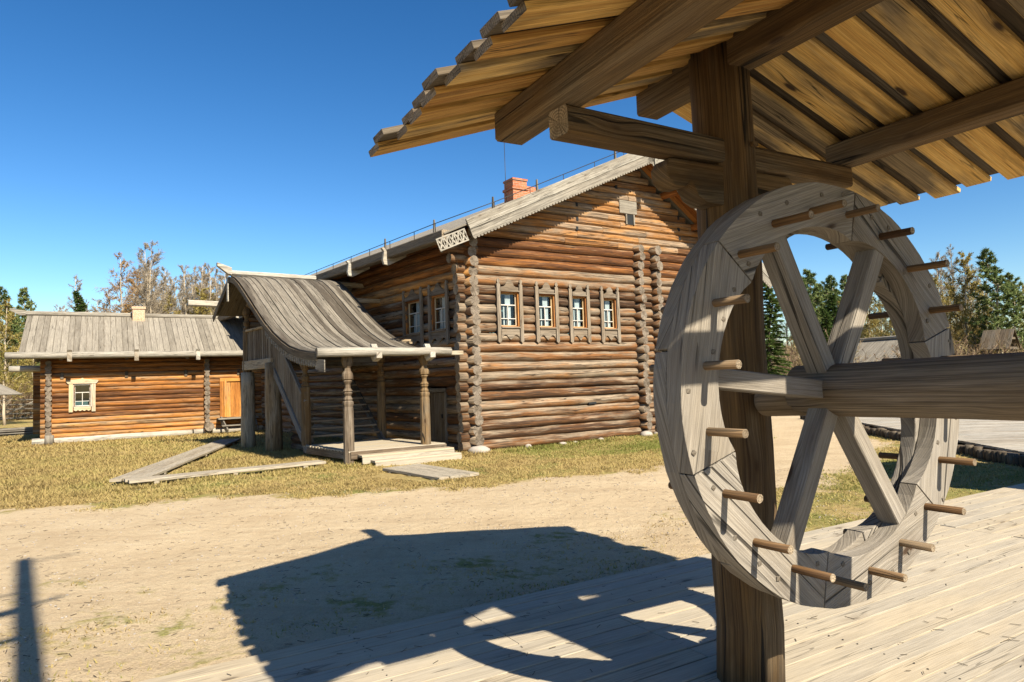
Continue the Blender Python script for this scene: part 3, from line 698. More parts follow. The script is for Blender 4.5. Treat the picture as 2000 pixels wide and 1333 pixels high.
def make_roof():
    OV = -.92
    rb, un = MB(), MB()
    for (a0, z0, a1, z1) in ((LA - .05, LZ - .02, RA, RZ), (RRA, RRZ, RA, RZ)):
        d = (hp(a1, 0, z1) - hp(a0, 0, z0)).normalized(); nr = d.cross(HB); nr = nr if nr.z > 0 else -nr
        b = OV + .02
        while b < HL + .6:
            w = random.uniform(.2, .26); tone = random.random()
            rb.beam(hp(a0, b + w / 2, z0) + nr * .12, hp(a1, b + w / 2, z1) + nr * .12, w - .008, .045, up=nr, ch=.006, tone=tone)
            b += w
        for b in np.arange(OV + .1, HL, 1.9):
            kk = 1.35 if (b < 0 and a0 < a1) else .15; un.beam(hp(a0 + kk * (1 if a0 < a1 else -1), b, z0 + .05 + (kk - .15) * .46), hp(a1, b, z1 - .05), .14, .16, up=nr, ch=.01)
        # smooth soffit boards near the gable end, sheltered and still orange
        for k in range(4):
            bb = OV + .12 + k * .2
            un.beam(hp(a0 + (1.1 if a0 < a1 else -.3), bb, z0 + (.46 * 1.1 if a0 < a1 else .2)) + nr * .06, hp(a1, bb, z1) + nr * .06, .19, .03, up=nr, ch=.004, tone=random.random())
    rb.build('roof', [M_roof], house)
    un.build('soffit', [M_orange], house)
    # purlins sticking out to carry the verge
    for a in (1.2, 3.0, 4.7, 6.25, 7.6, 9.0, 10.5):
        pu = MB(); zz = roofz(a) - .14; pu.log(hp(a, OV + .12, zz), hp(a, .5, zz), .12, n=10, emi=1, tone=.2); pu.build('purlin', [M_orange, M_end], house)
    # bargeboards: a pale plank above, a scalloped one below, on both slopes
    for (a0, z0, sg) in ((LA + .62, roofz(LA + .62), 1), (RRA, RRZ, -1)):
        o = hp(a0, OV, z0); top = hp(RA, OV, RZ); d = top - o; L = d.length; d.normalize()
        up = HN.cross(d) ; up = up if up.z > 0 else -up
        mb = MB(); mb.beam(o + up * .14 + HN * .01, top + up * .14 + HN * .01, .06, .22, up=up, ch=.008); mb.beam(o + up * .015 + HN * .03, top + up * .015 + HN * .03, .04, .10, up=up, ch=.006)
        mb.build('bargeboard', [M_greyl], house)
        mb = MB(); oo = o - up * .26
        if sg > 0: mb.prism(scallop(L, .26, int(L / .115), .055), oo, d, up, .03)
        else: mb.prism([(x, y) for x, y in scallop(L, .26, int(L / .115), .055)], oo + HN * .03, d, up, .03)
        mb.build('carved_bargeboard', [M_grey], house)
    # pierced lace board at the lower end of the left verge, and the pendant at the peak
    def lace(o, ex, ey, L, h, name, n):
        mb = MB(); w = .035
        for y in (0, h - w): mb.prism([(0, y), (L, y), (L, y + w), (0, y + w)], o, ex, ey, .028, tone=.8)
        for i in range(n + 1):
            x = i * (L - .03) / n; mb.prism([(x, w), (x + .03, w), (x + .03, h - w), (x, h - w)], o, ex, ey, .026, tone=.8)
        for i in range(n):
            x0 = i * (L - .03) / n + .03; x1 = (i + 1) * (L - .03) / n; y0, y1 = w, h - w; q = .034
            mb.prism([(x0, y0), (x0 + q, y0), (x1, y1 - q), (x1, y1), (x1 - q, y1), (x0, y0 + q)], o, ex, ey, .024, tone=.7)
            mb.prism([(x1, y0), (x1, y0 + q), (x0 + q, y1), (x0, y1), (x0, y1 - q), (x1 - q, y0)], o, ex, ey, .022, tone=.7)
        return mb.build(name, [M_greyl], house)
    up = Z; d = (hp(LA - .2, OV - .02, LZ - .46) - hp(LA + 1.15, OV - .02, LZ + .12)).normalized()
    ex = -d; ey = HN.cross(ex) ; ey = ey if ey.z > 0 else -ey
    lace(hp(LA - .28, OV - .05, LZ - .42), ex, ey, .92, .34, 'lace_board', 5)
    lace(hp(RA + .09, OV - .05, RZ + .05), -Z, HA, .92, .2, 'lace_pendant', 6)
    # gutter log along the left eave with carved hooks
    mb = MB(); g0, g1 = hp(LA - .03, OV + .06, LZ + .06), hp(LA - .03, 9.6, LZ + .06)
    mb.beam(g0, g1, .26, .27, ch=.03, jit=.006, seg=1.2, emi=1)
    mb.build('gutter', [M_dkboard, M_endl], house)
    mb = MB(); g0, g1 = hp(LA - .03, 9.62, LZ - .02), hp(LA - .03, 21.5, LZ - .3)
    mb.beam(g0, g1, .26, .27, ch=.03, jit=.006, seg=1.2, emi=1); mb.build('gutter', [M_dkboard, M_endl], house)
    for b in (2.3, 4.7, 8.0, 16.5, 19.9):
        mb = MB(); o = hp(LA - .03, b, LZ - .12 - (.25 if b > 12 else 0))
        mb.prism([(-.24, -.02), (-.2, .24), (-.27, .34), (-.2, .36), (-.1, .22), (-.12, .02), (.5, .22), (.5, .12), (-.05, -.16), (-.2, -.14)], o - HB * .06, HA, Z, -.12 if False else .12)
        mb.build('gutter_hook', [M_pale], house)
    # snow pegs along the roof, the lightning wire on its little stays
    for (a, b) in ((5.45, -.2), (2.5, 0), (1.15, .3), (-.3, 1.1), (-.55, 3.6)):
        mb = MB(); p = hp(a, b, roofz(a) + .2); mb.beam(p - Z * .1, p + Z * .38, .11, .07, up=HA, ch=.02, taper=.6); mb.build('roof_peg', [M_grey], house)
    wire = MB(); pts = [hp(LA - .12, b, LZ + .42 - .01 * b) for b in (20, 14, 11, 9, 7.4, 6, 4.6, 3.3, 2, .6, -.5)]
    pts += [hp(a, OV + .1, roofz(a) + .43) for a in (.4, 1.6, 2.8, 4, 5.2, 6.25, 7.4, 9, 11.5)]
    wire.tube(pts, .011, n=4)
    for p in pts: wire.tube([p, p - Z * .25], .01, n=4)
    wire.build('lightning_wire', [M_iron], house)
    # chimney and its rod
    c = hp(4.75, 4.0, 0); z0 = roofz(4.75) - .3
    mb = MB()
    def bx(z0, z1, w, h):
        mb.beam(c + Z * z0, c + Z * z1, w, h, up=HA, ch=.004, mi=0)
    bx(z0, 8.78, .62, .62); bx(8.79, 8.88, .70, .70); bx(8.89, 9.12, .60, .60); bx(9.13, 9.2, .66, .66)
    bx2 = hp(5.25, 4.0, 0); mb.beam(bx2 + Z * (roofz(5.2) - .2), bx2 + Z * (roofz(5.25) + .38), .5, .5, up=HA, ch=.004)
    # brick courses need v upward: rotate uv of every face
    mb.uv = [tuple((q[1], q[0]) for q in f) for f in mb.uv]
    mb.build('chimney', [M_brick], house)
    mb = MB(); r = c - HA * .42; mb.tube([r + Z * z0, r + Z * 10.55], .011, n=5); mb.build('lightning_rod', [M_iron], house)
make_roof()

def make_window(name, o, ex, w, h, style, curtain_seed):
    """o: lower left corner of the opening on the wall face; ex along the wall; returns casing with sash, pane, curtain"""
    rnd = random.Random(curtain_seed); ez = ex.cross(Z)          # outward
    def P(x, y, d=0): return o + ex * x + Z * y + ez * d
    cs = MB(); fw = .115
    if style == 'house':
        for x in (-fw - .02, w + .02):     # side posts with round finials
            k = random.uniform(-.02, .02)
            out = [(x, -.42), (x + .05, -.47), (x + fw, -.42), (x + fw, h + .22), (x + fw * .7, h + .25), (x + fw * .95, h + .31), (x + fw * .75, h + .37), (x + fw * .5, h + .385), (x + fw * .25, h + .37), (x + .05 * fw, h + .31), (x + fw * .3, h + .25), (x, h + .22)]
            cs.prism(out, P(0, 0, .05 + k * .2), ex, Z, -.06 if False else .06, ga=math.pi / 2, tone=.55 + rnd.random() * .4)
        m = w / 2
        head = [(0, h + .02), (w, h + .02), (w, h + .15), (w * .84, h + .16), (w * .74, h + .2), (m + .12, h + .27), (m + .05, h + .36), (m, h + .37), (m - .05, h + .36), (m - .12, h + .27), (w * .26, h + .2), (w * .16, h + .16), (0, h + .15)]
        cs.prism(head, P(0, 0, .055), ex, Z, .045, tone=.35)
        cs.beam(P(-.02, h + .035, .11), P(w + .02, h + .035, .11), .05, .04, ch=.006, tone=.2)
        ap = [(0, -.02), (w, -.02), (w, -.34), (w * .93, -.27), (w * .82, -.235), (w * .72, -.25), (w * .62, -.32), (m, -.38), (w * .38, -.32), (w * .28, -.25), (w * .18, -.235), (w * .07, -.27), (0, -.34)]
        cs.prism(ap, P(0, 0, .05), ex, Z, .045, tone=.5)
        cs.beam(P(-.01, -.03, .1), P(w + .01, -.03, .1), .07, .045, ch=.006, tone=.4)
        cm = M_pgrey
    else:
        for x in (-.17, w + .03):
            cs.prism([(x, -.22), (x + .14, -.22), (x + .14, h + .03), (x, h + .03)], P(0, 0, .05), ex, Z, .05, ga=math.pi / 2, tone=.9)
        cs.prism([(-.2, h + .04), (w + .2, h + .04), (w + .27, h + .14), (w + .27, h + .18), (w / 2 + .06, h + .24), (w / 2, h + .29), (w / 2 - .06, h + .24), (-.27, h + .18), (-.27, h + .14)], P(0, 0, .05), ex, Z, .06, tone=.95)
        ap = [(0, -.02)] + [(w * i / 8, -.14 - (.05 if i % 2 else 0)) for i in range(9)] + [(w, -.02)]
        cs.prism(ap, P(0, 0, .05), ex, Z, .035, tone=.9)
        cm = M_barnwin
    cas = cs.build(name, [cm], house if style == 'house' else barn)
    # reveal box so the hole has depth
    rv = MB()
    for (a, b_) in (((-.01, -.01), (-.01, h + .01)), ((w + .01, -.01), (w + .01, h + .01)), ((-.01, -.01), (w + .01, -.01)), ((-.01, h + .01), (w + .01, h + .01))):
        rv.beam(P(a[0], a[1], -.04), P(b_[0], b_[1], -.04), .05, .2, up=ez, ch=.004)
    rv.build('reveal', [M_orange if style == 'house' else M_pale], cas)
    sash = MB(); t_ = .032
    def bar(x0, y0, x1, y1, tk=t_): sash.beam(P(x0, y0, -.05), P(x1, y1, -.05), tk, .04, up=ez, ch=.003, mi=1 if (tk == t_ and style == 'house' and abs(y0 - h * .64) > .01) else 0)
    bar(t_ / 2 + .02, .02, t_ / 2 + .02, h - .02); bar(w - t_ / 2 - .02, .02, w - t_ / 2 - .02, h - .02); bar(.02, .03, w - .02, .03); bar(.02, h - .03, w - .02, h - .03)
    bar(.03, h * .64, w - .03, h * .64); bar(.03, h * .24, w - .03, h * .24, .022); bar(w / 2, .03, w / 2, h * .64, .024)
    sash.build('sash', [M_white, M_barnwin], cas)
    gl = MB(); gl.v.extend([P(.03, .03, -.06), P(w - .03, .03, -.06), P(w - .03, h - .03, -.06), P(.03, h - .03, -.06)]); gl.face((0, 1, 2, 3), ((0, 0), (w, 0), (w, h), (0, h))); gl.build('pane', [M_glass], cas)
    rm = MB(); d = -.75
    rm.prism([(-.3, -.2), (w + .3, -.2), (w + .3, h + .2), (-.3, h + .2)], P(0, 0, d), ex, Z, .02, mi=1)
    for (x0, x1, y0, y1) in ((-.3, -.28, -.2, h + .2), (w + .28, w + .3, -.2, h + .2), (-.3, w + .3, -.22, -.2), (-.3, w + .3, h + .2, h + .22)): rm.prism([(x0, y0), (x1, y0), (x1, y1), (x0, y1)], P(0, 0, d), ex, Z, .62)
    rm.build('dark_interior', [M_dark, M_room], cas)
    if style == 'house':
        cu = MB()
        def cloth(x0, x1, y0, y1, dd=-.12):
            N = 10; b0 = len(cu.v)
            for i in range(N + 1):
                x = x0 + (x1 - x0) * i / N; k = .018 * math.sin(i * 2.4)
                cu.v.append(P(x, y0, dd + k)); cu.v.append(P(x, y1, dd + k))
            for i in range(N):
                a = b0 + 2 * i; cu.face((a, a + 2, a + 3, a + 1), ((0, 0),) * 4, 0, .5, True)
        m = w * rnd.uniform(.47, .6)
        cloth(m - .05, m + .11, .03, h * .63, -.085); cloth(m - .09, m + .10, h * .66, h * .97, -.085); cloth(w * .28, w * .36, .03, h * .6, -.085)
        for x in (w * .25, w * .74): cu.beam(P(x, .04, -.11), P(x, h * .8, -.11), .035, .02, ch=.003, mi=1)
        cu.build('curtain', [M_curtain, M_red], cas)
    return cas

FF = RAD * .55   # wall face in front of the log axis
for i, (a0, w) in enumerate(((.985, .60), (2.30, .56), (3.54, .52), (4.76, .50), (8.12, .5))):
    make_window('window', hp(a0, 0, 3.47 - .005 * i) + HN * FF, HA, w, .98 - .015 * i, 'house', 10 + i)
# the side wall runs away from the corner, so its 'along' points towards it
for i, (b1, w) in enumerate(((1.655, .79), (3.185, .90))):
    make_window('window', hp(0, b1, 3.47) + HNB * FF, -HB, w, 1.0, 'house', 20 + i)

def make_house_bits():
    # small slit window in the gable with its plank
    mb = MB(); o = hp(5.95, 0, 6.86) + HN * .10
    mb.prism([(-.32, .36), (.42, .36), (.42, .78), (-.32, .78)], o, HA, Z, .03, tone=.7)
    mb.prism([(-.08, 0), (-.03, 0), (-.03, .34), (-.08, .34)], o, HA, Z, .05); mb.prism([(.25, 0), (.3, 0), (.3, .34), (.25, .34)], o, HA, Z, .05)
    w = mb.build('vent_window', [M_grey], house)
    mb = MB(); mb.prism([(-.03, 0), (.25, 0), (.25, .34), (-.03, .34)], o, HA, Z, .012); mb.build('vent_shade_plate', [M_dark], w)  # near-black plate paints the shade inside the vent
    mb = MB()
    for k in range(3): mb.beam(o + HA * (.03 + .07 * k) + HN * .02 + Z * .02, o + HA * (.03 + .07 * k) + HN * .02 + Z * .33, .02, .02, ch=.003)
    mb.build('vent_bar', [M_iron], w)
    # near-black blocks painting the shade in the gable's beam sockets and a low log's hole
    for (a, z) in ((3.9, 7.75), (3.9, 7.3), (3.9, 6.85), (3.88, 6.55), (5.55, 8.35), (5.55, 8.05), (8.3, 7.3), (8.3, 6.9), (8.32, 6.6)):
        mb = MB(); mb.beam(hp(a, 0, z - .06) + HN * .085, hp(a, 0, z + .06) + HN * .085, .09, .06, up=HN, ch=.006); mb.build('socket_shade', [M_dark], house)
    mb = MB(); mb.beam(hp(4.02, 0, 1.14) + HN * .125, hp(4.32, 0, 1.15) + HN * .125, .05, .075, ch=.02); mb.build('hole_shade', [M_dark], house)
    # low cellar door in the side wall
    o = hp(0, 2.2, .22) + HNB * .08; ex = -HB
    mb = MB()
    for k in range(5): mb.prism([(.1 + k * .2, 0), (.29 + k * .2, 0), (.29 + k * .2, 1.42), (.1 + k * .2, 1.42)], o, ex, Z, .04, ga=math.pi / 2)
    d = mb.build('cellar_door', [M_dkboard], house)
    mb = MB(); mb.beam(o + ex * .05 + HNB * .03, o + ex * .05 + Z * 1.5 + HNB * .03, .1, .1, up=ex, ch=.01); mb.beam(o + ex * 1.15 + HNB * .03, o + ex * 1.15 + Z * 1.5 + HNB * .03, .1, .1, up=ex, ch=.01); mb.beam(o + ex * 0 + Z * 1.5 + HNB * .03, o + ex * 1.2 + Z * 1.5 + HNB * .03, .12, .12, ch=.01)
    mb.build('door_frame', [M_grey], d)
    mb = MB(); p = o + ex * .95 + Z * .75; mb.beam(p + HNB * .04, p + HNB * .09, .03, .12, ch=.004); mb.build('handle', [M_iron], d)
make_house_bits()

def stone(c, r, seed):
    rs = random.Random(seed); mb = MB(); n, k = 9, 5; rg = []
    sx, sy, sz = r * rs.uniform(.8, 1.3), r * rs.uniform(.7, 1.1), r * rs.uniform(.45, .7)
    for i in range(k + 1):
        t = math.pi * (i + .35) / (k + .7); rg.append([Vector(c) + V(math.cos(2 * math.pi * j / n) * math.sin(t) * sx * rs.uniform(.88, 1.1), math.sin(2 * math.pi * j / n) * math.sin(t) * sy * rs.uniform(.88, 1.1), math.cos(math.pi - t) * sz) for j in range(n)])
    mb.rings(rg, list(range(k + 1)), list(range(n + 1)), sm=True)
    return mb.build('stone', [M_stone])
sl = [(.0, -.32, .26, 'large rounded stone under the corner logs of the big house'), (1.7, -.2, .12, None), (2.9, -.22, .1, None), (3.3, -.3, .09, None), (4.3, -.28, .12, None), (6.1, -.35, .2, 'broad pale stone at the foot of the cross wall logs'), (6.6, -.4, .17, None), (7.4, -.3, .18, None)]
for i, (a, b, r, lab) in enumerate(sl):
    o = stone(hp(a, b, r * .25), r, i)
    tag(o, lab or 'small field stone in the grass at the foot of the house front', 'stone', None if lab else 'stones along the foot of the house front')

# ------------------------------------------------------------------ covered porch stair on the side of the house
def make_porch():
    t = thing('covered_porch', hp(-2.5, 2, 0), 'covered timber porch stair with sweeping curved plank roof beside the log house', 'porch')
    OUT, INN = -3.6, -1.45
    CURVE = [(6.2, 5.52), (5.75, 5.40), (5.3, 5.18), (4.8, 4.88), (4.2, 4.50), (3.6, 4.12), (3.0, 3.76), (2.4, 3.45), (1.8, 3.2), (1.2, 3.0), (.6, 2.88), (0, 2.80), (-.6, 2.75)]
    # curved roof: bent boards side by side
    rb = MB(); a = -4.42
    while a < -1.12:
        w = random.uniform(.135, .175); w = min(w, -1.1 - a) if -1.1 - a > .05 else w
        tone = random.random(); lift = random.uniform(0, .03); rings = []; uc = []; u = 0; e = random.uniform(-.04, .04)
        for i, (b, z) in enumerate(CURVE):
            i0, i1 = max(0, i - 1), min(len(CURVE) - 1, i + 1)
            tb, tz = CURVE[i1][0] - CURVE[i0][0], CURVE[i1][1] - CURVE[i0][1]; L = math.hypot(tb, tz)
            nr = HB * (-tz / L * -1) * 1. + Z * 0
            nn = (HB * tz - Z * tb) / L; nn = nn if nn.z > 0 else -nn
            bb = b + (e if i == len(CURVE) - 1 else 0)
            p = hp(a, bb, z) + nn * lift; q = hp(a + w - .014, bb, z) + nn * lift
            rings.append([p, q, q - nn * .035, p - nn * .035]); uc.append(u)
            if i + 1 < len(CURVE): u += math.hypot(CURVE[i + 1][0] - b, CURVE[i + 1][1] - z)
        rb.rings(rings, uc, [0, w, w + .03, 2 * w + .03, 2 * w + .06], tone=tone)
        a += w
    rb.build('roof', [M_proof], t)
    ul = MB(); ring = [[hp(-4.38, b, z - .045), hp(-1.14, b, z - .045), hp(-1.14, b, z - .075), hp(-4.38, b, z - .075)] for b, z in CURVE]; ul.rings(ring, [.5 * i for i in range(len(CURVE))], [0, 3, 3.03, 6, 6.03])
    ul.beam(hp(-2.4, 6.2, 5.45), hp(-2.4, 8.0, 4.43), 3.9, .02, up=Z); ul.build('roof_light_stop', [M_dkboard], t)  # unseen sheet added to stop sun leaking between the roof boards
    # straight back slope falling behind the ridge, its verge seen from the left
    bk = MB(); a = -4.42
    while a < -.4:
        w = .17; bk.beam(hp(a + w / 2, 6.2, 5.5), hp(a + w / 2, 8.05, 4.45), w - .006, .035, ch=.004); a += w
    bk.build('back_roof', [M_proof], t)
    # verge boards following the curve, lace strip below
    vb, lc = MB(), MB()
    ring = []; uc = []; u = 0
    for i, (b, z) in enumerate(CURVE):
        p = hp(-4.45, b, z - .02); ring.append([p, p - HA * .03, p - HA * .03 - Z * .16, p - Z * .16]); uc.append(u)
        if i + 1 < len(CURVE): u += math.hypot(CURVE[i + 1][0] - b, CURVE[i + 1][1] - z)
    vb.rings(ring, uc, [0, .03, .19, .22, .38]); vb.beam(hp(-4.46, 6.25, 5.42), hp(-4.46, 8.1, 4.32), .03, .2)
    vb.build('verge_board', [M_dkboard], t)
    lo = [c for c in CURVE if c[0] < 3.3]
    for i in range(len(lo) - 1):
        (b0, z0), (b1, z1) = lo[i], lo[i + 1]
        for k in range(4):
            f0 = k / 4; b = b0 + (b1 - b0) * f0; z = z0 + (z1 - z0) * f0; bn = b0 + (b1 - b0) * (f0 + .17); zn = z0 + (z1 - z0) * (f0 + .17)
            lc.prism([(-b, z - .17), (-bn, zn - .17), (-bn, zn - .33), (-(b + bn) / 2, (z + zn) / 2 - .36), (-b, z - .33)], HC + HA * -4.43, -HB, Z, .02, tone=.6)
        lc.prism([(-b0, z0 - .165), (-b1, z1 - .165), (-b1, z1 - .25), (-b0, z0 - .25)], HC + HA * -4.42, -HB, Z, .022, tone=.6)
    lc.prism([(.45, 2.6), (.98, 2.56), (.98, 2.28), (.45, 2.36)], HC + HA * -4.425, -HB, Z, .022, tone=.5)
    lc.build('lace_trim', [M_grey], t)
    pd = MB(); pd.prism([(0, 0), (.12, 0), (.12, .75), (0, .75)], hp(-4.52, 6.2, 4.72), HB, Z, .03); pd.build('pendant_board', [M_pale], t)
    # ridge log with its horn
    rl = MB(); p = hp(-4.45, 6.2, 5.62); rl.beam(p, hp(-1.75, 6.2, 5.58), .2, .17, ch=.05)
    rl.prism([(0, -.09), (-.12, -.06), (-.42, .17), (-.42, .27), (0, .13)], p - HB * .1, HA, Z, -.2 if False else .2); rl.build('ridge_log', [M_pale], t)
    # gutter log
    g = MB(); g.log(hp(-4.48, -.62, 2.76), hp(-.95, -.62, 2.76), .115, .10, n=12, seg=.5, jit=.008, emi=1); g.build('gutter', [M_greyl, M_endl], t)
    for a in (-2.9, -1.45):
        g = MB(); g.prism([(-.22, -.08), (-.2, .14), (-.26, .22), (-.18, .24), (-.1, .12), (-.1, -.02), (.1, .02), (.1, -.12), (-.12, -.2)], hp(a, -.62, 2.72) , -HB, Z, .15); g.build('gutter_hook', [M_pale], t)
    # carved posts
    def carved(p0, h, name='carved_post', r=.115, mat=M_post):
        prof = [(0, 1.), (.50, .95), (.53, .98), (.555, 1.12), (.575, 1.12), (.585, .82), (.60, .95), (.63, .60), (.655, .92), (.665, .8), (.675, 1.0), (.70, .60), (.735, .52), (.765, .92), (.775, .82), (.785, 1.1), (.81, 1.14), (.835, 1.06), (.86, .72), (.885, .62), (.91, .95), (.94, 1.05), (1., 1.0)]
        mb = MB(); n = 8; rs = []; uc = []
        for k, (tt, m) in enumerate(prof):
            sq = 1.18 if tt <= .5 or tt > .93 else 1.0
            rs.append([p0 + Z * (h * tt) + (HA * math.cos(math.pi / 8 + j * math.pi / 4) + (-HB) * math.sin(math.pi / 8 + j * math.pi / 4)) * r * m * (1. if sq == 1 else (1.12)) for j in range(n)]); uc.append(h * tt)
        mb.rings(rs, uc, [2 * math.pi * r * j / n for j in range(n + 1)], tone=random.random())
        return mb.build(name, [mat], t)
    PZ = .36
    carved(hp(OUT, 2.4, PZ), 2.75); carved(hp(OUT, -.3, 0.02), 2.66, mat=M_pgrey); carved(hp(INN + .15, 2.6, PZ), 2.9); carved(hp(INN - .1, -.3, PZ), 2.32)
    carved(hp(OUT, 7.4, 2.4), 2.6, r=.12)
    for (b, h, r) in ((7.4, 2.5, .23), (4.95, 2.72, .25)):
        mb = MB(); mb.log(hp(OUT, b, -.05), hp(OUT, b, h), r, r * .92, n=14, seg=.4, jit=.012, emi=1); mb.build('log_post', [M_post2, M_end], t)
    mb = MB(); mb.beam(hp(OUT, 4.95, 2.6), hp(OUT, 4.95, 3.95), .17, .17, up=HA, ch=.015); mb.build('newel_post', [M_pgrey], t)
    # upper landing: sill, boarded parapet, rail, floor, back wall of the landing
    mb = MB(); mb.beam(hp(OUT - .05, 4.8, 2.72), hp(OUT - .05, 7.55, 2.72), .14, .3); mb.beam(hp(OUT - .02, 4.9, 3.88), hp(OUT - .02, 7.4, 3.88), .12, .08); mb.build('landing_rail', [M_post2], t)
    mb = MB()
    for k in range(12): mb.beam(hp(OUT, 5.05 + k * .2, 2.88), hp(OUT, 5.05 + k * .2, 3.86), .185, .03, up=HA, ch=.004)
    mb.build('parapet_board', [M_pgrey], t)
    mb = MB()
    for k in range(14): mb.beam(hp(OUT, 4.85 + k * .2, 2.84), hp(-.15, 4.85 + k * .2, 2.84), .195, .04, ch=.004)
    mb.beam(hp(OUT, 4.9, 2.7), hp(-.1, 4.9, 2.7), .2, .24); mb.beam(hp(OUT, 7.4, 2.7), hp(-.1, 7.4, 2.7), .2, .24)
    mb.build('landing_floor', [M_grey], t)
    mb = MB()
    for k in range(10): mb.log(hp(OUT + .1, 7.7, 2.9 + k * .24), hp(-.1, 7.7, 2.9 + k * .24), .13, n=10, seg=2.)
    mb.build('landing_wall', [M_log], t)
    # flight of steps between two stringers, boarded side
    mb = MB(); n = 12
    for k in range(n):
        f = (k + .5) / n; b = 2.45 + f * 2.45; z = PZ + .12 + f * (2.84 - PZ - .12)
        mb.beam(hp(OUT + .1, b, z), hp(INN, b, z), .27, .05, ch=.006)
    mb.build('step', [M_pgrey], t)
    for a in (OUT - .02, INN + .05):
        mb = MB(); mb.beam(hp(a, 2.25, .22), hp(a, 4.95, 2.62), .07, .2, ch=.008); mb.build('stringer', [M_bgrey], t)
    mb = MB()
    for k in range(15):
        f = k / 15; b = 2.4 + f * 2.55; b2 = b + .165; zl = .42 + (b - 2.25) * .889; zl2 = zl + .147
        mb.prism([(-b, zl), (-b2, zl2), (-b2, zl2 + 1.12), (-b, zl + 1.12)], HC + HA * (OUT + .0), -HB, Z, .03, ga=math.pi / 2)
    mb.build('side_board', [M_pgrey], t)
    mb = MB(); mb.beam(hp(OUT - .03, 2.3, 1.56), hp(OUT - .03, 5.0, 3.96), .1, .07, ch=.01); mb.build('handrail', [M_bgrey], t)
    # lower platform and its broad steps
    mb = MB()
    for k in range(15): mb.beam(hp(OUT - .05, -.42 + (k + .5) * .2, PZ - .02), hp(-1.05, -.42 + (k + .5) * .2, PZ - .02), .195, .04, ch=.005)
    mb.build('platform', [M_deck], t)
    mb = MB(); mb.beam(hp(OUT - .02, -.43, .25), hp(-1.05, -.43, .25), .06, .19); mb.beam(hp(OUT - .02, -.4, .24), hp(OUT - .02, 2.5, .24), .06, .2); mb.build('platform_fascia', [M_pgrey], t)
    for (b, z, a0, a1) in ((-.62, .24, OUT + .12, -1.02), (-.92, .12, OUT + .3, -1.0)):
        mb = MB(); mb.beam(hp(a0, b, z), hp(a1, b, z), .32, .05, ch=.008); mb.beam(hp(a0, b - .13, z - .1), hp(a1, b - .13, z - .1), .05, .16, ch=.006); mb.build('entrance_step', [M_deck], t)
    # log crib under the stair
    mb = MB()
    for k in range(6): mb.log(hp(-3.1, 3.4, .14 + .25 * k), hp(-3.0, 4.9 + .0 * k, .14 + .25 * k), .125, n=10, emi=1)
    mb.build('log_crib', [M_log, M_end], t)
    # beams carrying the roof
    mb = MB()
    mb.beam(hp(OUT, -.3, 2.72), hp(-.4, -.3, 2.72), .12, .12); mb.beam(hp(OUT, 2.4, 3.2), hp(-.4, 2.4, 3.2), .14, .14); mb.beam(hp(-4.4, 7.4, 4.85), hp(-.1, 7.4, 4.85), .16, .16); mb.beam(hp(-4.4, 4.95, 4.72), hp(-.1, 4.95, 4.72), .14, .14); mb.beam(hp(-4.4, 6.2, 5.4), hp(-.1, 6.2, 5.4), .16, .16)
    mb.beam(hp(OUT, 4.95, 3.9), hp(OUT, 4.95, 4.7), .14, .14, up=HA); mb.beam(hp(OUT, 2.4, 3.2), hp(OUT, 7.4, 4.8), .1, .12)
    mb.build('roof_beam', [M_post2], t)
    # trough sticking out at the left of the ridge
    mb = MB(); mb.beam(hp(-4.2, 8.0, 4.82), hp(-5.25, 8.0, 4.84), .24, .2, ch=.04); mb.build('spout', [M_pale], t)
make_porch()

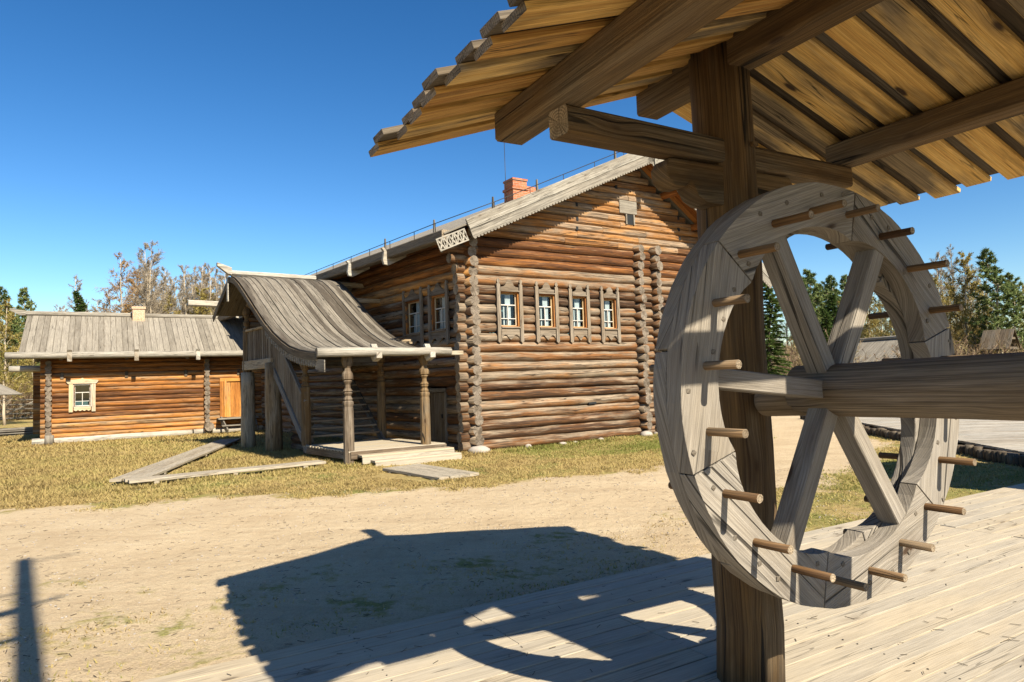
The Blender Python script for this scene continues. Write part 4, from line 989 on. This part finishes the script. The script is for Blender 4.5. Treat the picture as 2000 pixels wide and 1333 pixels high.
# ------------------------------------------------------------------ the low log barn on the left
BG = V(-18.92, 27.82, 0); BE = az(59); BO = az(149); BBK = az(-31)
def bp(x, y, z): return BG + BE * x + BBK * y + Z * z
barn = thing('log_barn', BG, 'low amber log barn with grey plank roof and one small window', 'barn')
def make_barn():
    fr, ot = MB(), MB(); r, st = .112, .205; z = .30; DEP = 5.6
    while z < 3.75:
        ra = r * random.uniform(.94, 1.08); tone = min(1, max(0, random.random() * .75 + (.25 if z < .8 else 0)))
        spans = [(-.28, 9.4)]
        if 1.42 < z < 2.4: spans = [(-.28, .90), (1.42, 9.4)]
        if .75 < z < 2.36: spans = spans[:-1] + [(spans[-1][0], 6.45), (7.75, 9.4)]
        for (a, b) in spans: fr.log(bp(a, 0, z), bp(b, 0, z), ra, ra * random.uniform(.92, 1.05), n=12, seg=.6, jit=.006, emi=1, tone=tone)
        z += st
    z = .2
    while z < 3.3:
        ra = r * random.uniform(.95, 1.15)
        for x in (0, 5.9, 9.2):
            ot.log(bp(x, -.3 + random.uniform(-.04, .04), z), bp(x, .4 if x else DEP + .3, z), ra, ra, n=12, seg=1., jit=.007, emi=1, tone=random.random())
        z += st
    z = .3
    while z < 3.3: ot.log(bp(-.92, DEP, z), bp(9.4, DEP, z), r * 1.15, n=8, seg=3, emi=1); z += st
    z = 3.4
    while z < 5.2:
        f = (z - 3.4) / 2.05; ot.log(bp(0, DEP / 2 * f + .05, z), bp(0, DEP - DEP / 2 * f - .05, z), r, n=8, emi=1); z += st
    fr.build('front_wall', [M_barn, M_endl], barn); ot.build('cross_wall', [M_barn, M_end], barn)
    mb = MB(); mb.log(bp(-.55, -.02, .10), bp(5.3, -.02, .12), .15, .14, n=12, emi=1, tone=.9); mb.log(bp(5.35, -.02, .12), bp(9.3, -.02, .12), .15, .14, n=12, emi=1, tone=.4); mb.build('sill_log', [M_pale, M_endl], barn)
    mb = MB(); mb.log(bp(.05, -.5, -.02), bp(.05, -.5, .38), .17, .16, n=12, emi=1, tone=.6); mb.build('corner_block', [M_grey, M_end], barn)
    mb = MB(); mb.log(bp(5.95, -.55, .35), bp(5.95, .3, .35), .2, n=12, emi=1, tone=.1); mb.build('wall_footing', [M_dkboard, M_end], barn)
    # roof
    rb = MB(); x = -.95
    ez, rz, my = 3.62, 5.5, DEP / 2
    while x < 8.9:
        w = random.uniform(.2, .25); rb.beam(bp(x + w / 2, -.85, ez), bp(x + w / 2, my, rz), w - .012, .04, ch=.005); rb.beam(bp(x + w / 2, DEP + .85, ez), bp(x + w / 2, my, rz), w - .012, .04, ch=.005); x += w
    rb.build('roof', [M_roof], barn)
    ul = MB(); ul.beam(bp(3.95, -.8, ez + .0), bp(3.95, my, rz - .045), 9.6, .02); ul.beam(bp(3.95, DEP + .8, ez), bp(3.95, my, rz - .045), 9.6, .02); ul.build('roof_light_stop', [M_dkboard], barn)  # added sheets keep sunlight from coming through the board gaps
    mb = MB(); mb.beam(bp(-1.0, my, rz + .1), bp(3.0, my, rz + .08), .24, .2, ch=.05); mb.beam(bp(3.02, my, rz + .07), bp(9.0, my, rz + .04), .24, .2, ch=.05)
    mb.prism([(0, -.1), (-.2, -.1), (-.55, .1), (-.55, .2), (0, .1)], bp(-1.0, my - .12, rz + .1), BE, Z, -.24); mb.build('ridge_log', [M_greyl], barn)
    mb = MB(); mb.log(bp(-1.35, -.95, 3.56), bp(8.2, -.95, 3.56), .14, n=12, seg=1.2, jit=.005, emi=1, tone=.7); mb.build('gutter', [M_greyl, M_endl], barn)
    for x in (.75, 3.1, 5.45, 7.45):
        mb = MB(); mb.prism([(-.2, -.05), (-.17, .17), (-.24, .26), (-.12, .27), (-.07, .1), (.3, .1), (.3, -.02), (-.02, -.05), (-.02, -.2), (-.17, -.2)], bp(x - .08, -.95, 3.5), BBK, Z, .16); mb.build('gutter_hook', [M_pale], barn)
    un = MB()
    for x in (.45, 2.75, 5.05, 7.3): un.beam(bp(x, -.9, 3.42), bp(x, .3, 3.95), .12, .14)
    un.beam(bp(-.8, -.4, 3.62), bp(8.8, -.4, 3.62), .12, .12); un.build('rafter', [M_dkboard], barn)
    mb = MB(); mb.prism([(0, 0), (.1, 0), (.1, .5), (0, .5)], bp(-.98, -.8, 3.25), BBK, Z, .03); mb.build('verge_pendant', [M_pale], barn)
    mb = MB(); mb.log(bp(-1.4, .9, 3.1), bp(.2, .9, 3.1), .13, n=10, emi=1); mb.build('purlin', [M_pale, M_endl], barn)
    # chimney
    c = bp(3.32, my - .25, 0); mb = MB(); mb.beam(c + Z * 5.0, c + Z * 5.82, .5, .5, up=BE, ch=.004); mb.beam(c + Z * 5.83, c + Z * 5.95, .58, .58, up=BE, ch=.004); mb.uv = [tuple((q[1], q[0]) for q in f) for f in mb.uv]
    mb.build('chimney', [M_lime], barn)
    # door with frame, stoop
    o = bp(6.45, 0, .72) + BO * .08; mb = MB()
    for k in range(6): mb.prism([(.28 + k * .18, 0), (.45 + k * .18, 0), (.45 + k * .18, 1.56), (.28 + k * .18, 1.56)], o, BE, Z, .04, ga=math.pi / 2)
    d = mb.build('door', [M_bdoor], barn)
    mb = MB(); mb.beam(o + BE * .07, o + BE * .07 + Z * 1.72, .14, .16, up=BE); mb.beam(o + BE * .22 + BO * .03, o + BE * .22 + Z * 1.7 + BO * .03, .13, .12, up=BE); mb.beam(o + BE * 1.4, o + BE * 1.4 + Z * 1.72, .14, .16, up=BE); mb.beam(o + Z * 1.68, o + BE * 1.45 + Z * 1.68, .16, .16); mb.build('door_frame', [M_bdoor], d)
    mb = MB(); mb.beam(o + BE * 1.2 + BO * .04 + Z * .75, o + BE * 1.2 + BO * .12 + Z * .75, .05, .14); mb.build('handle', [M_iron], d)
    mb = MB(); mb.beam(bp(6.3, -.35, .66), bp(8, -.35, .66), .7, .06, ch=.006); mb.beam(bp(6.4, -.9, .36), bp(7.9, -.9, .36), .3, .05, ch=.006); mb.beam(bp(6.45, -.3, .66), bp(6.62, -1.05, .1), .06, .24); mb.beam(bp(7.9, -.3, .66), bp(7.9, -1.05, .1), .06, .24); mb.build('stoop', [M_grey], barn)
    # pegs driven in the wall
    mb = MB()
    for x in (.45, 2.75, 5.05, 7.25): mb.beam(bp(x, 0, 2.62) + BO * .12, bp(x, 0, 2.88) + BO * .12, .12, .06, up=BO)
    mb.build('wall_block', [M_dkboard], barn)
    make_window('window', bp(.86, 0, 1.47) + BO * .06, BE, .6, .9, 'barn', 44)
M_lime = brick(); M_lime.name = 'limewashed_brick'
for nd in M_lime.node_tree.nodes:
    if nd.type == 'TEX_BRICK': nd.inputs['Color1'].default_value = (.5, .36, .24, 1); nd.inputs['Color2'].default_value = (.45, .27, .15, 1); nd.inputs['Mortar'].default_value = (.5, .45, .36, 1)
make_barn()

# ------------------------------------------------------------------ plank paths, loose panel
def planks(name, a, b, w, n, z, label, cat, mat=None):
    a = Vector(a); b = Vector(b); d = (b - a).normalized(); sdv = d.cross(Z); mb = MB()
    for i in range(n): 
        o = sdv * ((i + .5) / n - .5) * w; mb.beam(a + o - d * random.uniform(0, .06) + Z * z, b + o + d * random.uniform(0, .06) + Z * (z + random.uniform(-.004, .004)), w / n - .012, .06, ch=.008, jit=.003, seg=1.)
    L = (b - a).length
    for f in (.12, .5, .88): mb.beam(a + d * L * f - sdv * w / 2 + Z * (z - .055), a + d * L * f + sdv * w / 2 + Z * (z - .055), .1, .05)
    return tag(mb.build(name, [mat or M_pathw]), label, cat)
planks('plank_path', (-8.15, 14.45, 0), (-4.75, 16.85, 0), .55, 2, .11, 'grey plank path running across the grass to the porch steps', 'path')
planks('plank_path', (-8.3, 14.75, 0), (-10.55, 25.4, 0), .75, 3, .105, 'grey plank path leading back to the barn door', 'path')
planks('plank_pallet', (-2.6, 15.6, 0), (-1.15, 13.75, 0), .95, 4, .06, 'loose square pallet of grey planks lying in the grass before the porch', 'pallet')

# ------------------------------------------------------------------ paved log platform at right, cabin and canopy behind
def make_platform():
    t = thing('log_platform', V(12, 18, 0), 'low pale plank platform edged with upright dark log ends', 'platform')
    a, b = V(10.62, 21.4, 0), V(9.35, 12.2, 0); d = (b - a).normalized(); n = V(-d.y, d.x, 0)
    if n.x < 0: n = -n
    a = a - d * 6; b = b + d * 2.
    mb = MB(); L = (b - a).length; x = 0
    while x < L:
        r = random.uniform(.07, .11); p = a + d * (x + r); mb.log(p - Z * .05, p + Z * random.uniform(.15, .22), r, n=9, jit=.006, emi=1, tone=random.random()); x += 2 * r
    mb.build('log_edging', [M_dkboard, M_dkboard], t)
    mb = MB(); k = 0; w = .22
    for i in range(int(L / w)):
        p = a + d * (i + .5) * w + n * .12 + Z * .23; mb.beam(p, p + n * 14, w - .01, .05, ch=.005)
    mb.build('platform_board', [M_pale], t)
make_platform()
def cabin(c, rot, w, dp, h, rise, label):
    e = az(rot); g = az(rot - 90); t = thing('log_cabin', c, label, 'cabin')
    mb = MB(); z = .15
    while z < h:
        for q in (-dp, dp): mb.log(c + e * (-w - .25) + g * q + Z * z, c + e * (w + .25) + g * q + Z * z, .13, n=8, seg=3, emi=1)
        for q in (-w, w): mb.log(c + g * (-dp - .25) + e * q + Z * (z + .1), c + g * (dp + .25) + e * q + Z * (z + .1), .13, n=8, seg=3, emi=1)
        z += .24
    while z < h + rise - .15:
        f = (z - h) / rise
        for q in (-dp, dp): mb.log(c + e * (-w * (1 - f)) + g * q + Z * z, c + e * (w * (1 - f)) + g * q + Z * z, .13, n=8, seg=3, emi=1)
        z += .24
    mb.build('wall', [M_barn, M_end], t)
    mb = MB()
    for sg in (-1, 1):
        k = int((2 * dp + 1.6) / .22)
        for i in range(k):
            y = -dp - .8 + (i + .5) * (2 * dp + 1.6) / k; mb.beam(c + g * y + Z * (h + rise + .08), c + g * y + e * sg * (w + .9) + Z * (h - .9 * rise / w + .08), .21, .05, up=e * sg * .4 + Z)
    mb.build('roof', [M_roof], t)
    mb = MB(); mb.beam(c - g * (dp + 1.1) + Z * (h + rise + .2), c + g * (dp + .9) + Z * (h + rise + .2), .26, .22, ch=.05); mb.build('ridge_log', [M_pale], t)
    for sg in (-1, 1):
        mb = MB(); mb.log(c + e * sg * (w + .95) - g * (dp + 1.) + Z * (h - .95 * rise / w), c + e * sg * (w + .95) + g * (dp + 1.) + Z * (h - .95 * rise / w), .14, n=8, emi=1); mb.build('gutter', [M_grey, M_end], t)
cabin(V(25.6, 46, 0), 62, 2.3, 2.4, 2.2, 1.5, 'distant log cabin with pale plank roof seen through the wheel spokes')
def canopy():
    c = V(29.5, 41.5, 0); e = az(50); g = az(-40); t = thing('well_canopy', c, 'small dark gabled canopy on posts among the trees at right', 'canopy')
    for (x, y) in ((-.7, -.6), (.7, -.6), (-.7, .6), (.7, .6)):
        mb = MB(); mb.log(c + e * x + g * y, c + e * x + g * y + Z * 2.7, .1, n=8); mb.build('post', [M_dkboard], t)
    mb = MB()
    for sg in (-1, 1):
        for i in range(7): y = -.8 + i * .23; mb.beam(c + g * y + Z * 3.95, c + g * y + e * sg * 1.25 + Z * 2.75, .22, .05, up=e * sg * .5 + Z)
    mb.build('roof', [M_dkboard], t)
    mb = MB(); mb.beam(c - e * 1.0 - g * .75 + Z * 2.8, c + e * 1.0 - g * .75 + Z * 2.8, .14, .16); mb.beam(c - e * .45 - g * .75 + Z * 3.4, c + e * .45 - g * .75 + Z * 3.4, .12, .14); mb.build('tie_beam', [M_dkboard], t)
canopy()

# ------------------------------------------------------------------ small things at the far left
def far_left():
    c = V(-31.0, 40.0, 0); t = thing('roofed_post', c, 'grey post carrying a small plank roof at the left edge', 'shelter')
    mb = MB(); mb.log(c, c + Z * 2.0, .3, .28, n=12, emi=1); mb.build('post', [M_grey, M_end], t)
    mb = MB()
    for i in range(9): mb.beam(c + V(-1.6, -1.2 + i * .3, 3.5), c + V(1.3, -1.2 + i * .3, 2.1), .29, .06)
    mb.build('roof', [M_roof], t)
    mb = MB(); mb.beam(c + V(-1.6, -1.4, 3.5), c + V(1.5, -1.4, 2.02), .08, .16); mb.build('verge_board', [M_bdoor], t)
    # pile of planks on the grass
    p = V(-25.2, 34.6, 0); mb = MB()
    for i in range(12): mb.beam(p + V(-1.6 + random.uniform(-.2, .2), i * .13 - .7, .12 + .2 * math.sin(i * .5)), p + V(1.5 + random.uniform(-.3, .3), i * .13 - .4, .18 + .25 * math.sin(i * .5)), .2, .06)
    for i in range(5): mb.beam(p + V(-1.2, i * .2 - .5, .05), p + V(1.4, i * .2 - .4, .06), .18, .06)
    tag(mb.build('plank_pile', [M_grey]), 'low pile of weathered planks beside the barn corner', 'planks')
    # fence behind
    f0 = V(-38, 50, 0); f1 = V(-24, 56, 0); d = (f1 - f0).normalized(); L = (f1 - f0).length
    t = thing('rail_fence', f0, 'grey rail fence with slanting poles behind the barn at left', 'fence')
    for i in range(6):
        mb = MB(); q = f0 + d * (L * i / 5); mb.log(q, q + Z * 1.9, .13, n=8, emi=1); mb.build('fence_post', [M_grey, M_end], t)
    mb = MB()
    for k in range(5): mb.tube([f0 + Z * (.4 + .33 * k), f1 + Z * (.4 + .33 * k)], .06, n=6)
    for i in range(8): q = f0 + d * (L * i / 8); mb.tube([q + Z * .3, q + d * 3.2 + Z * 2.0], .06, n=6)
    mb.build('rail', [M_grey], t)
far_left()

# ------------------------------------------------------------------ trees
def quad(mb, p, d, w, L, mi=0, tone=.5):
    """a thin blade from p along d"""
    sdv = d.cross(V(random.uniform(-1, 1), random.uniform(-1, 1), random.uniform(-1, 1))); 
    if sdv.length < 1e-4: return
    sdv = sdv.normalized() * w; b = len(mb.v); e = p + d * L
    mb.v.extend([p - sdv, p + sdv, e]); mb.face((b, b + 1, b + 2), ((0, 0),) * 3, mi, tone)
def rdir(d, spread):
    v = d + V(random.gauss(0, 1), random.gauss(0, 1), random.gauss(0, 1)) * spread; return v.normalized()
def bare_tree(h, slim, twmat, lean=0., r=None, dens=1., first=.3, droop=0., leaf=0.):
    tr, tw = MB(), MB(); r = r or h * .0105
    pts = [V(0, 0, -.1)]; x = y = 0
    for i in range(1, 11):
        x += random.gauss(lean * .1, .05); y += random.gauss(0, .05); pts.append(V(x * h / 14, y * h / 14, h * i / 10))
    rad = [r * (1 - .93 * (i / 10) ** .9) + .008 for i in range(11)]
    tr.tube(pts, rad, n=7, tone=.5)
    def at(f):
        k = f * 10; i = min(9, int(k)); return pts[i].lerp(pts[i + 1], k - i)
    nb = int(44 * dens)
    for i in range(nb):
        f = first + (1 - first) * (i + random.random()) / nb; p = at(f); a = random.uniform(0, 6.28)
        L = h * slim * (1.05 - f) ** .7 * random.uniform(.55, 1.15) + .25
        d = V(math.cos(a), math.sin(a), random.uniform(.7, 1.5)).normalized(); q = p; bp_ = [p]
        for s in range(4):
            d = rdir(d, .13); d.z += -.16 * droop if s > 1 else .06; d.normalize(); q = q + d * L / 4; bp_.append(q)
        tr.tube(bp_, [r * .26 * (1 - f * .6), r * .2 * (1 - f * .6), r * .13, r * .08, .006], n=4, tone=.4)
        for k in range(int(17 * dens)):
            g = random.uniform(.25, 1); j = min(3, int(g * 4)); p2 = bp_[j].lerp(bp_[j + 1], g * 4 - j)
            d2 = rdir((bp_[j + 1] - bp_[j]).normalized(), .55); d2.z += .1 - droop * .9; d2.normalize(); L2 = L * random.uniform(.18, .45)
            quad(tw, p2, d2, .018, L2, 0, random.random())
            for m in range(6):
                p3 = p2 + d2 * L2 * random.uniform(.2, 1); d3 = rdir(d2, .6); d3.z -= droop * .6; d3.normalize()
                quad(tw, p3, d3, .0135, L2 * random.uniform(.35, .9), 0, random.random())
                if leaf and random.random() < leaf: quad(tw, p3, rdir(d3, 1.), .05, .12, 0, min(1, random.random() + .3))
    return tr, tw
def conifer(h, w, pine=False):
    tr, cr_ = MB(), MB(); r = h * .013
    pts = [V(0, 0, -.1)] + [V(random.gauss(0, .03) * i, random.gauss(0, .03) * i, h * i / 8) for i in range(1, 9)]
    tr.tube(pts, [r * (1 - .94 * i / 8) + .01 for i in range(9)], n=7)
    nb = int(h * (17 if not pine else 8)); f0 = .06 if not pine else .28
    for i in range(nb):
        f = f0 + (1 - f0) * (i / nb); k = f * 8; j = min(7, int(k)); p = pts[j].lerp(pts[j + 1], k - j); a = i * 2.4 + random.uniform(-.4, .4)
        if pine: L = w * (1.02 - f) ** .55 * random.uniform(.45, 1.1); el = random.uniform(.2, .9)
        else: L = w * (1.02 - f) ** .85 * random.uniform(.75, 1.12); el = -.28 + .7 * f
        d = V(math.cos(a), math.sin(a), el).normalized(); e = p + d * L
        tr.tube([p, p + d * L * .5, e], [.02 + .01 * L, .015, .006], n=3)
        if pine:
            for c in range(int(4 + L * 5)):
                g = random.uniform(.45, 1.05); q = p + d * L * g + V(random.gauss(0, .16), random.gauss(0, .16), random.gauss(0, .12)) * L * .6; tn = random.random()
                for m in range(16): quad(cr_, q, rdir(V(0, 0, .35), .9), .045, random.uniform(.14, .3), 0, min(1, max(0, tn * .7 + random.random() * .4)))
        else:
            for c in range(int(10 + L * 24)):
                g = random.random() ** .7; q = p + d * L * g - Z * .13 * L * g * g; tn = random.random()
                sdd = V(-d.y, d.x, 0) * random.choice((-1, 1))
                for m in range(4):
                    dd = (d * .8 + sdd * random.uniform(.2, 1.1) + Z * random.uniform(-.75, .15)).normalized(); quad(cr_, q, dd, .06, random.uniform(.16, .42) * (1.15 - .5 * g), 0, min(1, tn * .7 + random.random() * .35))
    return tr, cr_
def shrub(h):
    tr, tw = MB(), MB()
    for i in range(22):
        a = random.uniform(0, 6.28); d = V(math.cos(a) * .45, math.sin(a) * .45, 1).normalized(); p = V(math.cos(a) * .3, math.sin(a) * .3, -.05); L = h * random.uniform(.6, 1); pts = [p]
        for s in range(4): d = rdir(d, .14); p = p + d * L / 4; pts.append(p)
        tr.tube(pts, [.022, .018, .014, .01, .005], n=4, tone=random.random())
        for k in range(36):
            g = random.uniform(.15, 1); j = min(3, int(g * 4)); q = pts[j].lerp(pts[j + 1], g * 4 - j); dd = rdir(d, .5)
            quad(tw, q, dd, .011, L * random.uniform(.1, .3), 0, random.random())
            if random.random() < .5: quad(tw, q + dd * .1 * L, rdir(dd, .8), .03, .12, 0, random.random())
    return tr, tw

PROTO = {}
def proto(key, maker, m1, m2, tn='trunk', cn='crown'):
    a, b = maker(); PROTO[key] = (a, b, m1, m2, tn, cn, [None, None])
for i in range(3): proto('aspen%d' % i, lambda: bare_tree(14, .17, M_twig, first=.2, dens=1.25), M_bark, M_twig)
for i in range(2): proto('birch%d' % i, lambda: bare_tree(14, .26, M_rtwig, first=.25, dens=1.0, droop=.45, leaf=.35), M_bark, M_rtwig)
for i in range(2): proto('yellow%d' % i, lambda: bare_tree(10, .24, M_bud, first=.12, dens=1.1, leaf=.6), M_bark, M_bud)
for i in range(2): proto('spruce%d' % i, lambda: conifer(10, 2.0), M_dbark, M_spruce)
for i in range(2): proto('pine%d' % i, lambda: conifer(10, 2.2, True), M_bark, M_pine)
for i in range(2): proto('shrub%d' % i, lambda: shrub(2.6), M_brush, M_brush, 'stem', 'twigs')
PH = dict(aspen=14, birch=14, yellow=10, spruce=10, pine=10, shrub=2.6)
def tree(key, x, y, h, label, name, cat, group=None):
    a, b, m1, m2, tn, cn, cache = PROTO[key]; base = PH[key[:-1]]; k = h / base
    if cache[0] is None:
        for i, (mb, m, nm) in enumerate(((a, m1, tn), (b, m2, cn))):
            o = mb.build(nm, [m]); cache[i] = o.data; bpy.data.objects.remove(o)
    t = bpy.data.objects.new(name, None); COL.objects.link(t); t.location = (x, y, 0); t.rotation_euler = (0, 0, random.uniform(0, 6.28)); wk = k * random.uniform(.85, 1.15); t.scale = (wk, wk, k)
    tag(t, label, cat, group)
    for i, nm in ((0, tn), (1, cn)):
        o = bpy.data.objects.new(nm, cache[i]); COL.objects.link(o); o.parent = t
    return t
def polar(px, dist):
    """ground spot in the column of the photo at px (2000 wide), so many metres away"""
    t = (px - 1000) / 1333; return t * dist, dist
GR = lambda k: {'aspen': ('bare slender aspen in the row of trees behind the barn', 'aspen_tree', 'bare aspens behind the barn')}[k]
# left: behind the barn
x, y = polar(242, 66); tree('birch0', x, y, 15.1, 'tall birch with orange-brown drooping twigs behind the barn chimney', 'birch_tree', 'tree')
x, y = polar(262, 69); tree('birch1', x, y, 13.9, 'slim rusty birch close to the right of the tall orange one', 'birch_tree', 'tree')
x, y = polar(215, 70); tree('birch1', x, y, 12.4, 'lower orange-brown birch to the left of the tall one', 'birch_tree', 'tree')
x, y = polar(146, 66); tree('spruce0', x, y, 12.0, 'single dark spruce rising over the left half of the barn roof', 'spruce_tree', 'tree')
x, y = polar(152, 72); tree('aspen1', x, y, 14.3, 'bare aspen standing just behind the single dark spruce', 'aspen_tree', 'tree')
x, y = polar(12, 60); tree('pine0', x, y, 11.6, 'green pine at the left edge beyond the barn ridge end', 'pine_tree', 'tree')
x, y = polar(44, 66); tree('pine1', x, y, 12.4, 'broad green pine just left of the barn roof ridge', 'pine_tree', 'tree')
x, y = polar(8, 48); tree('yellow0', x, y, 8.5, 'pale-stemmed birch at the far left edge below the pines', 'birch_tree', 'tree')
x, y = polar(300, 62); tree('aspen0', x, y, 15.4, 'bare straight aspen with a mossy trunk right of the barn chimney', 'aspen_tree', 'tree')
for px, d, h in ((275, 72, 17.4), (287, 76, 15.5), (318, 74, 15.2), (332, 70, 13.4), (345, 76, 14.2), (358, 72, 15), (372, 70, 13.6), (384, 76, 15.6), (398, 72, 15.2), (408, 68, 14.2), (418, 78, 15.6), (430, 72, 13.8), (443, 76, 14.6), (458, 74, 14), (268, 78, 16.2), (281, 66, 14.6), (294, 80, 16.6), (308, 78, 14.2), (324, 80, 15.8), (338, 66, 12.8), (352, 80, 15.2), (366, 66, 13.4), (378, 82, 15.4), (391, 66, 13.6), (404, 80, 15.8), (414, 66, 13.0), (424, 80, 15.0), (437, 66, 13.2), (450, 80, 15.2), (470, 70, 13.6), (100, 70, 10.2), (120, 70, 10.8), (165, 70, 11.4), (110, 74, 11.5), (185, 75, 12.2), (196, 72, 11.4), (205, 78, 11.8), (128, 78, 12.0)):
    x, y = polar(px, d); lab, nm, gr = GR('aspen'); tree('aspen%d' % random.randrange(3), x, y, h, lab, nm, 'tree', gr)
for px, d, h in ((330, 66, 11), (368, 67, 10.6), (394, 65, 11.4), (190, 68, 9.8), (245, 73, 11), (345, 64, 9.2), (412, 66, 11), (430, 69, 9.6), (170, 66, 8.6), (222, 64, 8.5), (270, 64, 9), (310, 67, 8.8), (450, 64, 9), (480, 68, 10)):
    x, y = polar(px, d); tree('yellow%d' % random.randrange(2), x, y, h, 'budding yellow-green young birch among the bare aspens behind the barn', 'young_birch', 'tree', 'budding birches behind the barn')
for px, d, h in ((30, 62, 8.5), (60, 60, 8.0), (-20, 58, 10), (-60, 62, 11), (85, 68, 9.0), (20, 72, 10.5)):
    x, y = polar(px, d); tree('yellow%d' % random.randrange(2), x, y, h, 'bushy budding birch filling the gap left of the barn', 'young_birch', 'tree', 'budding birches left of the barn')
# right: seen through and beyond the wheel
x, y = polar(1503, 36); tree('spruce1', x, y, 7.2, 'bright dark-green spruce close beside the post, left of the spokes', 'spruce_tree', 'tree')
x, y = polar(1612, 50); tree('spruce0', x, y, 6.4, 'small dark spruce between the two upper spokes, the left one of a pair', 'spruce_tree', 'tree')
x, y = polar(1632, 52); tree('spruce1', x, y, 7.6, 'small dark spruce between the two upper spokes, the right one of a pair', 'spruce_tree', 'tree')
for px, d, h in ((1575, 62, 10.4), (1590, 66, 11.6), (1604, 68, 10.5), (1622, 70, 11.4), (1640, 68, 11.2), (1655, 70, 11.4), (1668, 66, 9.6)):
    x, y = polar(px, d); tree('pine%d' % random.randrange(2), x, y, h, 'hazy green pine in the distant wood between the upper spokes', 'pine_tree', 'tree', 'pines between the upper spokes')
x, y = polar(1888, 46); tree('yellow1', x, y, 9.2, 'pale yellow birch with several lit stems right of the wheel', 'birch_tree', 'tree')
x, y = polar(1955, 44); tree('pine0', x, y, 9.3, 'tall green pine with a pale forked trunk near the right edge', 'pine_tree', 'tree')
x, y = polar(1985, 45); tree('pine1', x, y, 7.8, 'lower bushy pine right of the forked one at the right edge', 'pine_tree', 'tree')
x, y = polar(2060, 45); tree('pine1', x, y, 8.4, 'green pine beyond the right edge of the clearing', 'pine_tree', 'tree')
for px, d, h in ((1700, 50, 8.6), (1722, 54, 9.4), (1745, 50, 8.2), (1770, 56, 9.2), (1800, 52, 8.6), (1830, 50, 8.2), (1862, 52, 8.0), (1905, 54, 8.2), (1925, 50, 7.6), (2010, 50, 7.4), (2040, 54, 8.4), (1682, 56, 8.4), (1648, 58, 7.4), (1560, 56, 7.2), (1580, 54, 6.6)):
    x, y = polar(px, d); tree('yellow%d' % random.randrange(2), x, y, h, 'pale budding birch in the wood beyond the wheel', 'young_birch', 'tree', 'budding birches beyond the wheel')
for px, d, h in ((1780, 60, 11.4), (1838, 58, 11.2), (1852, 62, 12), (1872, 60, 12.2), (1900, 62, 11.6), (1920, 60, 10.2), (1535, 64, 9.5)):
    x, y = polar(px, d); tree('aspen%d' % random.randrange(3), x, y, h, 'bare grey aspen rising behind the yellow birches at right', 'aspen_tree', 'tree', 'bare aspens at right')
for i in range(34):
    px = 1470 + i * 17 + random.uniform(-8, 8); x, y = polar(px, random.uniform(38, 50)); 
    if 1660 < px < 1780: x, y = polar(px, random.uniform(47, 52))
    tree('shrub%d' % random.randrange(2), x, y, random.uniform(2.6, 4.4), 'brown leafless bush in the thicket below the trees at right', 'bush', 'bush', 'leafless bushes at right')
for i in range(26):
    px = -60 + i * 21; x, y = polar(px, random.uniform(56, 64)); tree('shrub%d' % random.randrange(2), x, y, random.uniform(2.5, 4.6), 'brown leafless bush at the edge of the wood behind the barn', 'bush', 'bush', 'leafless bushes behind the barn')
# the wood behind, one mass
def far_wood():
    v, f, tn = MB(), None, None
    for i in range(26000):
        px = random.choice((random.uniform(-250, 620), random.uniform(1420, 2300))); d = random.uniform(74, 96); x, y = polar(px, d)
        hm = (8.0 if px < 1000 else 5.4) * (1 + .25 * math.sin(px * .031) + .15 * math.sin(px * .11)); z = hm * random.random() ** 1.1
        quad(v, V(x, y, z), rdir(V(0, 0, 1), .45), .07, random.uniform(.6, 1.6), 0, random.random())
    tag(v.build('distant_wood', [M_far]), 'distant mass of spring woodland behind the trees', 'woodland', kind='stuff')
M_far = foliage('distant_spring_wood', (.07, .065, .03), (.13, .115, .05), (.17, .155, .085), .2)
far_wood()
